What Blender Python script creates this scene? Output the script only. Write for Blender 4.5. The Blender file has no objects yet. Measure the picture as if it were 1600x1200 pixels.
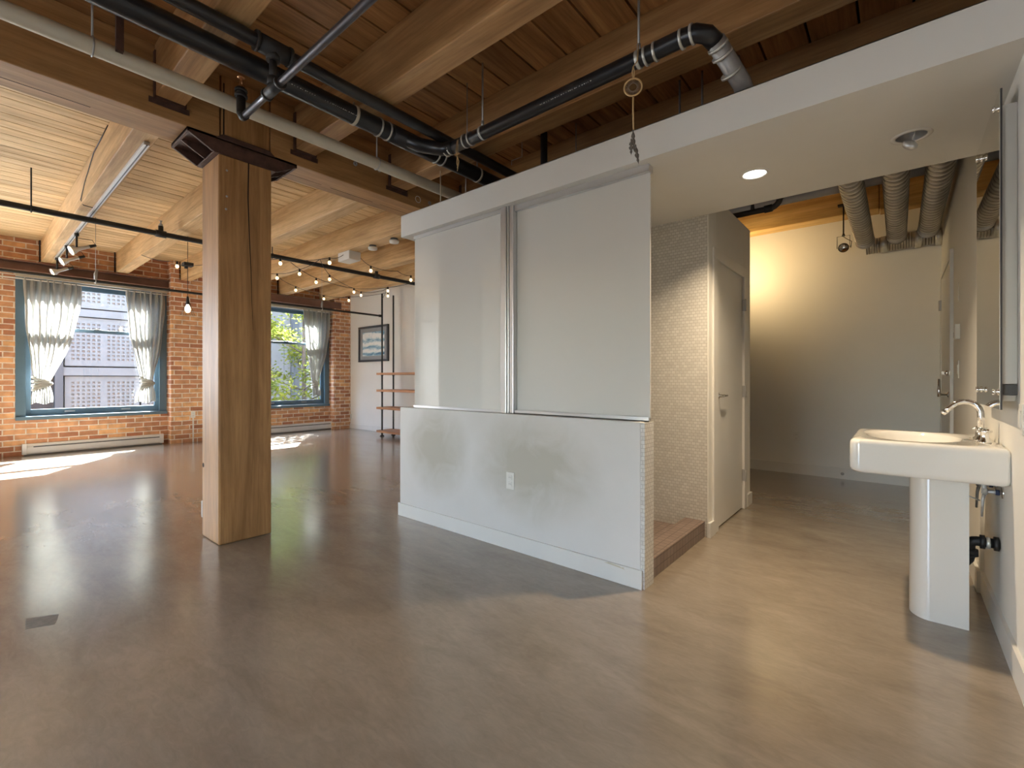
import bpy, math, random
from mathutils import Vector, Matrix
random.seed(7)
S = bpy.context.scene
COL = S.collection
R = math.radians

# ------------------------------------------------------------------ camera
FPX = 722.0
cam = bpy.data.cameras.new('camera')
camo = bpy.data.objects.new('camera', cam); COL.objects.link(camo)
cam.sensor_width = 36.0; cam.lens = FPX / 1600 * 36
cam.shift_y = -8 / 1600.0
cam.clip_start = 0.02; cam.clip_end = 200
YAW = math.atan(605 / 722.0)
camo.location = (0, 0, 1.15)
camo.rotation_euler = (R(90), 0, YAW)
S.camera = camo

# ------------------------------------------------------------------ world, sun, exposure
w = bpy.data.worlds.new('sky'); S.world = w; w.use_nodes = True
wn = w.node_tree.nodes; wl = w.node_tree.links
bg = wn['Background']
sky = wn.new('ShaderNodeTexSky'); sky.sky_type = 'NISHITA'; sky.sun_disc = False
sky.sun_elevation = R(43); sky.sun_rotation = R(-61); sky.dust_density = 1.5
skm = wn.new('ShaderNodeMix'); skm.data_type = 'RGBA'; skm.inputs[0].default_value = 0.45
wl.new(sky.outputs[0], skm.inputs[6]); skm.inputs[7].default_value = (0.95, 0.95, 0.97, 1)
wl.new(skm.outputs[2], bg.inputs[0]); bg.inputs[1].default_value = 5.2
sun = bpy.data.lights.new('sun', 'SUN'); suno = bpy.data.objects.new('sun', sun); COL.objects.link(suno)
sun.energy = 130.0; sun.angle = R(0.6); sun.color = (0.95, 0.975, 1.0)
suno.rotation_euler = Vector((0.93, -0.51, -1.0)).to_track_quat('-Z', 'Y').to_euler()
suno.location = (-16, 3, 12)

def area_light(name, loc, direction, sx, sy, power, color):
    l = bpy.data.lights.new(name, 'AREA'); l.shape = 'RECTANGLE'; l.size = sx; l.size_y = sy
    l.energy = power; l.color = color
    o = bpy.data.objects.new(name, l); COL.objects.link(o); o.location = loc
    o.rotation_euler = Vector(direction).to_track_quat('-Z', 'Y').to_euler()
    return o
# fill lamps added out of view; the rear opening is made up for light
area_light('rear_fill_light', (-1.75, -2.96, 1.05), (0, 1, 0), 1.3, 1.9, 4.0, (1.0, 0.97, 0.92))
area_light('side_window_fill', (-10.02, -1.62, 1.6), (1, 0, 0), 1.7, 1.9, 150, (0.86, 0.93, 1.0))

S.view_settings.view_transform = 'Standard'
S.view_settings.look = 'None'
S.view_settings.gamma = 1.0
S.view_settings.use_curve_mapping = False
S.view_settings.exposure = 0.4
cy = S.cycles
cy.use_denoising = True
try: cy.denoiser = 'OPENIMAGEDENOISE'
except Exception: pass
cy.max_bounces = 9; cy.diffuse_bounces = 6; cy.glossy_bounces = 5; cy.transmission_bounces = 8
cy.transparent_max_bounces = 12; cy.sample_clamp_indirect = 6.0
cy.caustics_reflective = False; cy.caustics_refractive = False

# ------------------------------------------------------------------ materials
def newmat(name):
    m = bpy.data.materials.new(name); m.use_nodes = True
    return m, m.node_tree.nodes, m.node_tree.links, m.node_tree.nodes['Principled BSDF']
def setp(b, col=None, rough=None, metal=None, coat=None, spec=None):
    if col is not None: b.inputs['Base Color'].default_value = (*col, 1)
    if rough is not None: b.inputs['Roughness'].default_value = rough
    if metal is not None: b.inputs['Metallic'].default_value = metal
    if coat is not None: b.inputs['Coat Weight'].default_value = coat
    if spec is not None: b.inputs['Specular IOR Level'].default_value = spec
def ramp(n, stops):
    r = n.new('ShaderNodeValToRGB'); cr = r.color_ramp
    while len(cr.elements) < len(stops): cr.elements.new(0.5)
    for e, (p, c) in zip(cr.elements, stops):
        e.position = p; e.color = (*c, 1) if len(c) == 3 else c
    return r
def noise(n, l, vec, scale, detail=4, rough=0.55, dist=0.0):
    t = n.new('ShaderNodeTexNoise'); t.inputs['Scale'].default_value = scale
    t.inputs['Detail'].default_value = detail; t.inputs['Roughness'].default_value = rough
    t.inputs['Distortion'].default_value = dist
    if vec is not None: l.new(vec, t.inputs['Vector'])
    return t
def mapping(n, l, scale, src='Object', loc=(0, 0, 0)):
    tc = n.new('ShaderNodeTexCoord'); mp = n.new('ShaderNodeMapping')
    mp.inputs['Scale'].default_value = scale; mp.inputs['Location'].default_value = loc
    l.new(tc.outputs[src], mp.inputs['Vector']); return mp.outputs[0]
def bump(n, l, h, b, strength=0.2, dist=0.01):
    bp = n.new('ShaderNodeBump'); bp.inputs['Strength'].default_value = strength
    bp.inputs['Distance'].default_value = dist
    l.new(h, bp.inputs['Height']); l.new(bp.outputs[0], b.inputs['Normal'])
def mixc(n, l, fac, a, b, mode='MIX'):
    m = n.new('ShaderNodeMix'); m.data_type = 'RGBA'; m.blend_type = mode
    for k, v in ((0, fac), (6, a), (7, b)):
        if isinstance(v, (int, float)): m.inputs[k].default_value = v
        elif isinstance(v, tuple): m.inputs[k].default_value = (*v, 1)
        else: l.new(v, m.inputs[k])
    return m.outputs[2]
def plain(name, col, rough=0.5, metal=0.0, var=0.06, scale=6.0, coat=0.0, spec=None, bmp=0.0):
    m, n, l, b = newmat(name); setp(b, col, rough, metal, coat, spec)
    v = mapping(n, l, (1, 1, 1))
    t = noise(n, l, v, scale, 5)
    lo = tuple(c * (1 - var) for c in col); hi = tuple(min(1, c * (1 + var)) for c in col)
    r = ramp(n, [(0.3, lo), (0.7, hi)]); l.new(t.outputs[0], r.inputs[0])
    l.new(r.outputs[0], b.inputs['Base Color'])
    if bmp: bump(n, l, noise(n, l, v, scale * 12, 3).outputs[0], b, bmp, 0.004)
    return m
def wood(name, dark, mid, light, axis, rough=0.55, island=False, island_amt=0.5, ring=1.0):
    m, n, l, b = newmat(name); setp(b, mid, rough)
    sc = [9.0, 9.0, 9.0]; sc[axis] = 0.55
    tc = n.new('ShaderNodeTexCoord'); mp = n.new('ShaderNodeMapping')
    mp.inputs['Scale'].default_value = sc
    l.new(tc.outputs['Object'], mp.inputs['Vector'])
    vec = mp.outputs[0]
    src = None
    if island:
        g = n.new('ShaderNodeNewGeometry'); src = g.outputs['Random Per Island']
    else:
        oi = n.new('ShaderNodeObjectInfo'); src = oi.outputs['Random']
    off = n.new('ShaderNodeVectorMath'); off.operation = 'MULTIPLY_ADD'
    cmb = n.new('ShaderNodeCombineXYZ')
    for k in range(3): l.new(src, cmb.inputs[k])
    l.new(cmb.outputs[0], off.inputs[0]); off.inputs[1].default_value = (37, 53, 29)
    l.new(vec, off.inputs[2]); vec = off.outputs[0]
    t1 = noise(n, l, vec, 1.0 * ring, 6, 0.62, 0.9)
    t2 = noise(n, l, vec, 7.0, 4, 0.6, 0.3)
    t3 = noise(n, l, mapping(n, l, tuple(2.6 if k != axis else 0.9 for k in range(3))), 1.9, 5, 0.6, 0.6)
    r = ramp(n, [(0.28, dark), (0.5, mid), (0.74, light)]); l.new(t1.outputs[0], r.inputs[0])
    r2 = ramp(n, [(0.3, (0.72, 0.68, 0.62)), (0.6, (1.05, 1.05, 1.05))]); l.new(t2.outputs[0], r2.inputs[0])
    c = mixc(n, l, 0.6, r.outputs[0], r2.outputs[0], 'MULTIPLY')
    r3 = ramp(n, [(0.3, (0.70, 0.65, 0.58)), (0.65, (1.10, 1.08, 1.05))]); l.new(t3.outputs[0], r3.inputs[0])
    c = mixc(n, l, 0.6, c, r3.outputs[0], 'MULTIPLY')
    if island:
        wn_ = n.new('ShaderNodeTexWhiteNoise'); wn_.noise_dimensions = '1D'; l.new(src, wn_.inputs['W'])
        r4 = ramp(n, [(0.0, (0.62, 0.56, 0.5)), (0.5, (0.95, 0.93, 0.9)), (1.0, (1.12, 1.1, 1.05))])
        l.new(wn_.outputs['Value'], r4.inputs[0])
        c = mixc(n, l, island_amt, c, r4.outputs[0], 'MULTIPLY')
    l.new(c, b.inputs['Base Color'])
    bump(n, l, t2.outputs[0], b, 0.25, 0.006)
    return m

M = {}
M['wood_post'] = wood('post_fir', (0.24, 0.115, 0.038), (0.40, 0.21, 0.08), (0.54, 0.31, 0.135), 2, 0.5)
M['wood_girder'] = wood('girder_fir', (0.26, 0.135, 0.048), (0.42, 0.235, 0.095), (0.54, 0.33, 0.15), 1, 0.5)
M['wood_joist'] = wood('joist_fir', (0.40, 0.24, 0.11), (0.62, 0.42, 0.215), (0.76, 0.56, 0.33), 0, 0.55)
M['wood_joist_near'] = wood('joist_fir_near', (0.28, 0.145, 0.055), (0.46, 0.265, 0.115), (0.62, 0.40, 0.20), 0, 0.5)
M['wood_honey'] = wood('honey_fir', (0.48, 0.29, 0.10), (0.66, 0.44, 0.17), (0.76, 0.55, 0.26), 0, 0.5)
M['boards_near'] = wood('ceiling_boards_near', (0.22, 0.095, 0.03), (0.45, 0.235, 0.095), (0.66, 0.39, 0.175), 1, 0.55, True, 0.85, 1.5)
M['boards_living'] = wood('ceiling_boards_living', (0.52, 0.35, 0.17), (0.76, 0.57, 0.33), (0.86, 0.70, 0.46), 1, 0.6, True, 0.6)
M['shelf_wood'] = wood('shelf_cedar', (0.30, 0.13, 0.06), (0.5, 0.25, 0.13), (0.62, 0.36, 0.22), 0, 0.5)
M['crack'] = plain('crack_dark', (0.02, 0.012, 0.008), 0.9)
M['iron'] = plain('rusty_iron', (0.085, 0.042, 0.03), 0.6, 0.2, 0.4, 14, bmp=0.3)
M['black_pipe'] = plain('black_pipe', (0.018, 0.018, 0.02), 0.28, 0.0, 0.2, 8)
M['black_matte'] = plain('black_metal', (0.022, 0.02, 0.019), 0.55, 0.0)
M['steel_pipe'] = plain('dark_steel_pipe', (0.10, 0.10, 0.115), 0.3, 0.75)
M['cream_pipe'] = plain('cream_pipe', (0.58, 0.53, 0.42), 0.38, 0.0, 0.05)
M['grey_paint'] = plain('grey_pipe', (0.42, 0.41, 0.39), 0.45)
M['band'] = plain('steel_band', (0.62, 0.62, 0.58), 0.4, 0.55, 0.15, 30)
M['rod'] = plain('galvanised_rod', (0.42, 0.42, 0.42), 0.45, 0.5)
M['brass'] = plain('brass', (0.62, 0.33, 0.16), 0.3, 0.9)
M['chrome'] = plain('chrome', (0.82, 0.82, 0.82), 0.07, 1.0, 0.0)
M['alu'] = plain('aluminium', (0.66, 0.66, 0.67), 0.32, 0.7, 0.02)
M['white_paint'] = plain('white_paint', (0.78, 0.775, 0.745), 0.55, 0, 0.02, 2.0, bmp=0.03)
M['white_trim'] = plain('white_trim', (0.72, 0.715, 0.69), 0.35, 0, 0.02, 3.0)
M['heater_white'] = plain('heater_enamel', (0.80, 0.80, 0.80), 0.35, 0, 0.02)
M['slot'] = plain('dark_slot', (0.12, 0.12, 0.12), 0.7)
M['plastic_white'] = plain('white_plastic', (0.76, 0.75, 0.71), 0.35, 0, 0.01)
M['porcelain'] = plain('porcelain', (0.80, 0.79, 0.76), 0.10, 0, 0.005, coat=0.6)
M['lintel'] = plain('brown_steel', (0.17, 0.085, 0.06), 0.5, 0.1, 0.15)
M['teal'] = plain('teal_paint', (0.095, 0.16, 0.215), 0.38, 0, 0.06, 5)
M['blackrubber'] = plain('black_rubber', (0.012, 0.012, 0.013), 0.5)
M['rope'] = plain('willow', (0.62, 0.42, 0.2), 0.7)
M['feather'] = plain('feather', (0.16, 0.14, 0.12), 0.8, 0, 0.5, 40)
M['web'] = plain('sinew', (0.3, 0.22, 0.16), 0.7)
M['frame_dark'] = plain('dark_frame', (0.045, 0.045, 0.05), 0.35)
M['mat_board'] = plain('grey_mat', (0.25, 0.26, 0.27), 0.6)
M['blue_tag'] = plain('blue_handle', (0.02, 0.035, 0.09), 0.5)
M['bark'] = plain('bark', (0.06, 0.045, 0.035), 0.8, 0, 0.3, 10)
M['asphalt'] = plain('asphalt', (0.12, 0.12, 0.12), 0.9)
M['ext_concrete'] = plain('outside_concrete', (0.105, 0.10, 0.10), 0.8, 0, 0.12, 1.2)
M['ext_pale'] = plain('outside_pale_backing', (0.24, 0.23, 0.225), 0.8)
M['ext_dark'] = plain('outside_dark_steel', (0.03, 0.03, 0.036), 0.6)
M['slot2'] = plain('filler', (0.15, 0.135, 0.115), 0.5, 0, 0.3, 40)
M['rib_dark'] = plain('duct_seam', (0.35, 0.34, 0.33), 0.5, 0.6)

def m_concrete():
    m, n, l, b = newmat('polished_concrete'); setp(b, (0.3, 0.27, 0.23), 0.25)
    v = mapping(n, l, (1, 1, 1))
    a = noise(n, l, v, 0.7, 6, 0.6, 0.4)
    v2 = mapping(n, l, (1.2, 3.4, 1))
    c = noise(n, l, v2, 1.3, 9, 0.62, 0.7)
    r = ramp(n, [(0.3, (0.235, 0.196, 0.152)), (0.5, (0.28, 0.237, 0.188)), (0.75, (0.325, 0.28, 0.227))])
    l.new(c.outputs[0], r.inputs[0])
    r1 = ramp(n, [(0.3, (0.86, 0.84, 0.82)), (0.7, (1.08, 1.08, 1.08))]); l.new(a.outputs[0], r1.inputs[0])
    col = mixc(n, l, 0.8, r.outputs[0], r1.outputs[0], 'MULTIPLY')
    fm = noise(n, l, mapping(n, l, (2.0, 5.0, 1)), 6.0, 8, 0.7, 1.2)
    r5 = ramp(n, [(0.3, (0.84, 0.83, 0.82)), (0.65, (1.07, 1.07, 1.07))]); l.new(fm.outputs[0], r5.inputs[0])
    col = mixc(n, l, 0.7, col, r5.outputs[0], 'MULTIPLY')
    # small dark pits and hairline scratches
    sp = noise(n, l, mapping(n, l, (3.0, 11.0, 1)), 2.1, 9, 0.75, 2.5)
    rs = ramp(n, [(0.0, (1, 1, 1)), (0.27, (1, 1, 1)), (0.30, (0, 0, 0))]); rs.color_ramp.elements[0].position = 0
    l.new(sp.outputs[0], rs.inputs[0])
    col = mixc(n, l, rs.outputs[0], col, (0.12, 0.10, 0.085))
    l.new(col, b.inputs['Base Color'])
    rr = n.new('ShaderNodeMapRange'); rr.inputs[3].default_value = 0.15; rr.inputs[4].default_value = 0.30
    l.new(c.outputs[0], rr.inputs[0]); l.new(rr.outputs[0], b.inputs['Roughness'])
    bump(n, l, c.outputs[0], b, 0.05, 0.012)
    b.inputs['Coat Weight'].default_value = 0.6; b.inputs['Coat Roughness'].default_value = 0.16
    return m
M['concrete'] = m_concrete()

def m_brick():
    m, n, l, b = newmat('old_brick'); setp(b, (0.4, 0.2, 0.1), 0.85)
    tc = n.new('ShaderNodeTexCoord'); sp = n.new('ShaderNodeSeparateXYZ'); cb = n.new('ShaderNodeCombineXYZ')
    l.new(tc.outputs['Object'], sp.inputs[0])
    ad = n.new('ShaderNodeMath'); ad.operation = 'ADD'
    l.new(sp.outputs[0], ad.inputs[0]); l.new(sp.outputs[1], ad.inputs[1])
    l.new(ad.outputs[0], cb.inputs[0]); l.new(sp.outputs[2], cb.inputs[1])
    # slight waviness of the courses
    wob = noise(n, l, cb.outputs[0], 2.5, 3)
    vm = n.new('ShaderNodeVectorMath'); vm.operation = 'MULTIPLY_ADD'
    l.new(wob.outputs['Color'], vm.inputs[0]); vm.inputs[1].default_value = (0.02, 0.02, 0); l.new(cb.outputs[0], vm.inputs[2])
    def brick(c1, c2, mort, off=0):
        t = n.new('ShaderNodeTexBrick'); l.new(vm.outputs[0], t.inputs['Vector'])
        t.inputs['Scale'].default_value = 1; t.inputs['Brick Width'].default_value = 0.235
        t.inputs['Row Height'].default_value = 0.082; t.inputs['Mortar Size'].default_value = 0.0095
        t.inputs['Mortar Smooth'].default_value = 0.35; t.inputs['Bias'].default_value = 0
        t.inputs['Color1'].default_value = (*c1, 1); t.inputs['Color2'].default_value = (*c2, 1)
        t.inputs['Mortar'].default_value = (*mort, 1); t.offset = 0.5
        return t
    t = brick((0.46, 0.19, 0.10), (0.72, 0.42, 0.23), (0.82, 0.73, 0.64))
    g = brick((0, 0, 0), (1, 1, 1), (0.5, 0.5, 0.5))
    rg = ramp(n, [(0.0, (0.82, 0.80, 0.84)), (0.3, (1, 1, 1)), (0.8, (1.1, 1.05, 0.9)), (1.0, (1.3, 1.25, 0.95))])
    l.new(g.outputs[0], rg.inputs[0])
    bl = noise(n, l, cb.outputs[0], 9, 6)
    rb = ramp(n, [(0.3, (0.66, 0.62, 0.6)), (0.6, (1.05, 1.05, 1.05))]); l.new(bl.outputs[0], rb.inputs[0])
    c = mixc(n, l, 0.5, t.outputs[0], rg.outputs[0], 'MULTIPLY')
    c = mixc(n, l, 0.75, c, rb.outputs[0], 'MULTIPLY')
    l.new(c, b.inputs['Base Color'])
    inv = n.new('ShaderNodeMath'); inv.operation = 'SUBTRACT'; inv.inputs[0].default_value = 1
    l.new(t.outputs['Fac'], inv.inputs[1])
    bump(n, l, inv.outputs[0], b, 0.7, 0.008)
    return m
M['brick'] = m_brick()

def m_tile(name, c1, c2, mort, bw, rh, ms, offset, rough, xy=False, bs=0.5):
    m, n, l, b = newmat(name); setp(b, c1, rough)
    tc = n.new('ShaderNodeTexCoord'); sp = n.new('ShaderNodeSeparateXYZ'); cb = n.new('ShaderNodeCombineXYZ')
    l.new(tc.outputs['Object'], sp.inputs[0])
    ge = n.new('ShaderNodeNewGeometry'); sn = n.new('ShaderNodeSeparateXYZ'); l.new(ge.outputs['True Normal'], sn.inputs[0])
    ad = n.new('ShaderNodeMath'); ad.operation = 'ADD'
    l.new(sp.outputs[0], ad.inputs[0]); l.new(sp.outputs[1], ad.inputs[1])
    if xy:   # horizontal faces use x,y - upright ones use x+y,z
        ab = n.new('ShaderNodeMath'); ab.operation = 'ABSOLUTE'; l.new(sn.outputs[2], ab.inputs[0])
        gt = n.new('ShaderNodeMath'); gt.operation = 'GREATER_THAN'; gt.inputs[1].default_value = 0.5; l.new(ab.outputs[0], gt.inputs[0])
        cb2 = n.new('ShaderNodeCombineXYZ'); l.new(sp.outputs[0], cb2.inputs[0]); l.new(sp.outputs[1], cb2.inputs[1])
        l.new(ad.outputs[0], cb.inputs[0]); l.new(sp.outputs[2], cb.inputs[1])
        mx = n.new('ShaderNodeMix'); mx.data_type = 'VECTOR'
        l.new(gt.outputs[0], mx.inputs[0]); l.new(cb.outputs[0], mx.inputs[4]); l.new(cb2.outputs[0], mx.inputs[5])
        vec = mx.outputs[1]
    else:
        l.new(ad.outputs[0], cb.inputs[0]); l.new(sp.outputs[2], cb.inputs[1]); vec = cb.outputs[0]
    t = n.new('ShaderNodeTexBrick'); l.new(vec, t.inputs['Vector']); t.offset = offset
    t.inputs['Scale'].default_value = 1; t.inputs['Brick Width'].default_value = bw; t.inputs['Row Height'].default_value = rh
    t.inputs['Mortar Size'].default_value = ms; t.inputs['Mortar Smooth'].default_value = 0.2
    t.inputs['Color1'].default_value = (*c1, 1); t.inputs['Color2'].default_value = (*c2, 1); t.inputs['Mortar'].default_value = (*mort, 1)
    l.new(t.outputs[0], b.inputs['Base Color'])
    inv = n.new('ShaderNodeMath'); inv.operation = 'SUBTRACT'; inv.inputs[0].default_value = 1; l.new(t.outputs['Fac'], inv.inputs[1])
    bump(n, l, inv.outputs[0], b, bs, 0.003)
    return m
M['mosaic'] = m_tile('white_mosaic', (0.62, 0.61, 0.58), (0.72, 0.71, 0.68), (0.50, 0.485, 0.455), 0.030, 0.022, 0.0020, 0.5, 0.22)
M['shower_tile'] = m_tile('brown_tile', (0.20, 0.145, 0.125), (0.24, 0.18, 0.155), (0.09, 0.07, 0.06), 0.052, 0.052, 0.0022, 0.0, 0.45, True)

def m_halfwall():
    m, n, l, b = newmat('scuffed_white_paint'); setp(b, (0.68, 0.67, 0.65), 0.5)
    v = mapping(n, l, (1, 1, 1))
    def blob(cx, cz, rx, rz):
        tc = n.new('ShaderNodeMapping'); tc.inputs['Location'].default_value = (-cx / rx, 0, -cz / rz)
        tc.inputs['Scale'].default_value = (1 / rx, 0.0, 1 / rz)
        src = n.new('ShaderNodeTexCoord'); l.new(src.outputs['Object'], tc.inputs['Vector'])
        g = n.new('ShaderNodeTexGradient'); g.gradient_type = 'SPHERICAL'; l.new(tc.outputs[0], g.inputs[0]); return g.outputs['Fac']
    # the object's origin is the middle of the wall's base
    a1 = blob(-0.62, 0.60, 0.42, 0.42); a2 = blob(0.32, 0.56, 0.58, 0.42)
    ad = n.new('ShaderNodeMath'); ad.operation = 'MAXIMUM'; l.new(a1, ad.inputs[0]); l.new(a2, ad.inputs[1])
    t = noise(n, l, v, 4.5, 6, 0.6, 0.8)
    mu = n.new('ShaderNodeMath'); mu.operation = 'MULTIPLY'; l.new(ad.outputs[0], mu.inputs[0]); l.new(t.outputs[0], mu.inputs[1])
    r = ramp(n, [(0.02, (0, 0, 0)), (0.36, (1, 1, 1))]); l.new(mu.outputs[0], r.inputs[0])
    mf = n.new('ShaderNodeMath'); mf.operation = 'MULTIPLY'; mf.inputs[1].default_value = 0.8; l.new(r.outputs[0], mf.inputs[0])
    t2 = noise(n, l, v, 1.6, 4)
    r2 = ramp(n, [(0.3, (0.64, 0.63, 0.61)), (0.7, (0.70, 0.69, 0.675))]); l.new(t2.outputs[0], r2.inputs[0])
    c = mixc(n, l, mf.outputs[0], r2.outputs[0], (0.44, 0.42, 0.35))
    l.new(c, b.inputs['Base Color'])
    return m
M['halfwall'] = m_halfwall()

def m_glasswhite():
    m, n, l, b = newmat('white_back_painted_glass'); setp(b, (0.70, 0.695, 0.66), 0.05, 0, 0.0)
    b.inputs['Specular IOR Level'].default_value = 0.55
    v = mapping(n, l, (1, 1, 1)); t = noise(n, l, v, 0.8, 2)
    r = ramp(n, [(0.3, (0.69, 0.685, 0.65)), (0.7, (0.715, 0.71, 0.68))]); l.new(t.outputs[0], r.inputs[0]); l.new(r.outputs[0], b.inputs['Base Color'])
    return m
M['glasswhite'] = m_glasswhite()
def m_pane():
    m, n, l, b = newmat('window_glass'); n.remove(b)
    tr = n.new('ShaderNodeBsdfTransparent'); tr.inputs[0].default_value = (0.93, 0.95, 0.95, 1)
    gl = n.new('ShaderNodeBsdfGlossy'); gl.inputs['Roughness'].default_value = 0.0
    lw = n.new('ShaderNodeLayerWeight'); lw.inputs[0].default_value = 0.5
    pw = n.new('ShaderNodeMath'); pw.operation = 'POWER'; pw.inputs[1].default_value = 5.0; l.new(lw.outputs['Facing'], pw.inputs[0])
    fr = n.new('ShaderNodeMapRange'); fr.inputs[3].default_value = 0.04; fr.inputs[4].default_value = 0.9; l.new(pw.outputs[0], fr.inputs[0])
    mx = n.new('ShaderNodeMixShader'); l.new(fr.outputs[0], mx.inputs[0]); l.new(tr.outputs[0], mx.inputs[1]); l.new(gl.outputs[0], mx.inputs[2])
    l.new(mx.outputs[0], n['Material Output'].inputs[0]); return m
M['pane'] = m_pane()
def m_sheer():
    m, n, l, b = newmat('sheer_white_cloth'); n.remove(b)
    d = n.new('ShaderNodeBsdfDiffuse'); d.inputs[0].default_value = (0.70, 0.69, 0.65, 1)
    t = n.new('ShaderNodeBsdfTranslucent'); t.inputs[0].default_value = (0.50, 0.50, 0.47, 1)
    tr = n.new('ShaderNodeBsdfTransparent')
    a = n.new('ShaderNodeMixShader'); a.inputs[0].default_value = 0.5; l.new(d.outputs[0], a.inputs[1]); l.new(t.outputs[0], a.inputs[2])
    v = mapping(n, l, (1, 1, 1)); no = noise(n, l, v, 30, 3)
    r = n.new('ShaderNodeMapRange'); r.inputs[3].default_value = 0.08; r.inputs[4].default_value = 0.24; l.new(no.outputs[0], r.inputs[0])
    c = n.new('ShaderNodeMixShader'); l.new(r.outputs[0], c.inputs[0]); l.new(a.outputs[0], c.inputs[1]); l.new(tr.outputs[0], c.inputs[2])
    l.new(c.outputs[0], n['Material Output'].inputs[0]); return m
M['sheer'] = m_sheer()
def m_mirror():
    m, n, l, b = newmat('mirror'); setp(b, (0.80, 0.81, 0.79), 0.015, 1.0)
    v = mapping(n, l, (1, 1, 1)); t = noise(n, l, v, 3, 2)
    r = ramp(n, [(0, (0.78, 0.79, 0.77)), (1, (0.82, 0.83, 0.81))]); l.new(t.outputs[0], r.inputs[0]); l.new(r.outputs[0], b.inputs['Base Color'])
    return m
M['mirror'] = m_mirror()
def m_duct(axis=1):
    m, n, l, b = newmat('duct_foil'); setp(b, (0.62, 0.60, 0.56), 0.32, 0.85)
    v = mapping(n, l, (1, 1, 1)); t = noise(n, l, v, 9, 5)
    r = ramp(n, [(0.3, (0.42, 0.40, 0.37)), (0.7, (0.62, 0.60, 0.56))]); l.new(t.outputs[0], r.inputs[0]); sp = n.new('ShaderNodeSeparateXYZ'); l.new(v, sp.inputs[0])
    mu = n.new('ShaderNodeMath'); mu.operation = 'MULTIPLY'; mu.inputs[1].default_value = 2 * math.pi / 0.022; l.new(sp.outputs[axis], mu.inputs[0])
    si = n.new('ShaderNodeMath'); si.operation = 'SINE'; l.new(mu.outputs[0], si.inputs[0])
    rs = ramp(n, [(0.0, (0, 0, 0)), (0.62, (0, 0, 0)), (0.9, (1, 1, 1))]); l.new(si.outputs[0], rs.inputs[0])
    rib_stripe = n.new('ShaderNodeRGB'); rib_stripe.outputs[0].default_value = (0.14, 0.13, 0.115, 1)  # dark stripes in the colour make the ribs read
    l.new(mixc(n, l, rs.outputs[0], r.outputs[0], rib_stripe.outputs[0]), b.inputs['Base Color'])
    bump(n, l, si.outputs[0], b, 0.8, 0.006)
    return m
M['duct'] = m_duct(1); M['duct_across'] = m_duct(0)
def emis(name, col, st):
    m, n, l, b = newmat(name); setp(b, col, 0.4); b.inputs['Emission Color'].default_value = (*col, 1); b.inputs['Emission Strength'].default_value = st
    return m
M['bulb_warm'] = emis('lit_warm_bulb', (1.0, 0.72, 0.38), 2.6)
M['bulb_bright'] = emis('lit_filament_bulb', (1.0, 0.78, 0.45), 9.0)
M['lamp_face'] = emis('lit_lamp_face', (1.0, 0.80, 0.5), 5.0)
M['can_face'] = emis('lit_downlight', (1.0, 0.97, 0.90), 9.0)
def m_leaf():
    m, n, l, b = newmat('maple_leaf'); n.remove(b)
    v = mapping(n, l, (1, 1, 1)); t = noise(n, l, v, 1.6, 5)
    r = ramp(n, [(0.3, (0.055, 0.08, 0.012)), (0.5, (0.17, 0.195, 0.03)), (0.7, (0.36, 0.36, 0.09))]); l.new(t.outputs[0], r.inputs[0])
    d = n.new('ShaderNodeBsdfDiffuse'); tr = n.new('ShaderNodeBsdfTranslucent'); l.new(r.outputs[0], d.inputs[0]); l.new(r.outputs[0], tr.inputs[0])
    a = n.new('ShaderNodeMixShader'); a.inputs[0].default_value = 0.5; l.new(d.outputs[0], a.inputs[1]); l.new(tr.outputs[0], a.inputs[2])
    l.new(a.outputs[0], n['Material Output'].inputs[0]); return m
M['leaf'] = m_leaf()
def m_art():
    m, n, l, b = newmat('seascape_print'); setp(b, (0.5, 0.6, 0.7), 0.25)
    v = mapping(n, l, (1.0, 1.0, 2.2)); t = noise(n, l, v, 3.2, 7, 0.62, 1.6)
    tc = n.new('ShaderNodeTexCoord'); sp = n.new('ShaderNodeSeparateXYZ'); l.new(tc.outputs['Generated'], sp.inputs[0])
    w_ = n.new('ShaderNodeTexWave'); w_.wave_type = 'BANDS'; w_.bands_direction = 'Z'; w_.inputs['Scale'].default_value = 0.9
    w_.inputs['Distortion'].default_value = 6; w_.inputs['Detail'].default_value = 4; w_.inputs['Detail Scale'].default_value = 1.1
    l.new(v, w_.inputs[0])
    ad = n.new('ShaderNodeMath'); ad.operation = 'MULTIPLY_ADD'; l.new(w_.outputs[1], ad.inputs[0]); ad.inputs[1].default_value = 0.35; l.new(t.outputs[0], ad.inputs[2])
    r = ramp(n, [(0.35, (0.05, 0.13, 0.25)), (0.52, (0.25, 0.42, 0.55)), (0.66, (0.62, 0.72, 0.76)), (0.8, (0.85, 0.87, 0.86))])
    l.new(ad.outputs[0], r.inputs[0]); l.new(r.outputs[0], b.inputs['Base Color']); return m
M['art'] = m_art()
def m_screen():
    # precast screen: rows of small square openings in groups
    m, n, l, b = newmat('outside_screen_block'); setp(b, (0.4, 0.39, 0.39), 0.8)
    v = mapping(n, l, (1, 1, 1)); t = noise(n, l, v, 3, 4)
    r = ramp(n, [(0.3, (0.105, 0.10, 0.10)), (0.7, (0.125, 0.12, 0.118))]); l.new(t.outputs[0], r.inputs[0]); l.new(r.outputs[0], b.inputs['Base Color'])
    return m
M['screen'] = m_screen()

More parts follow.
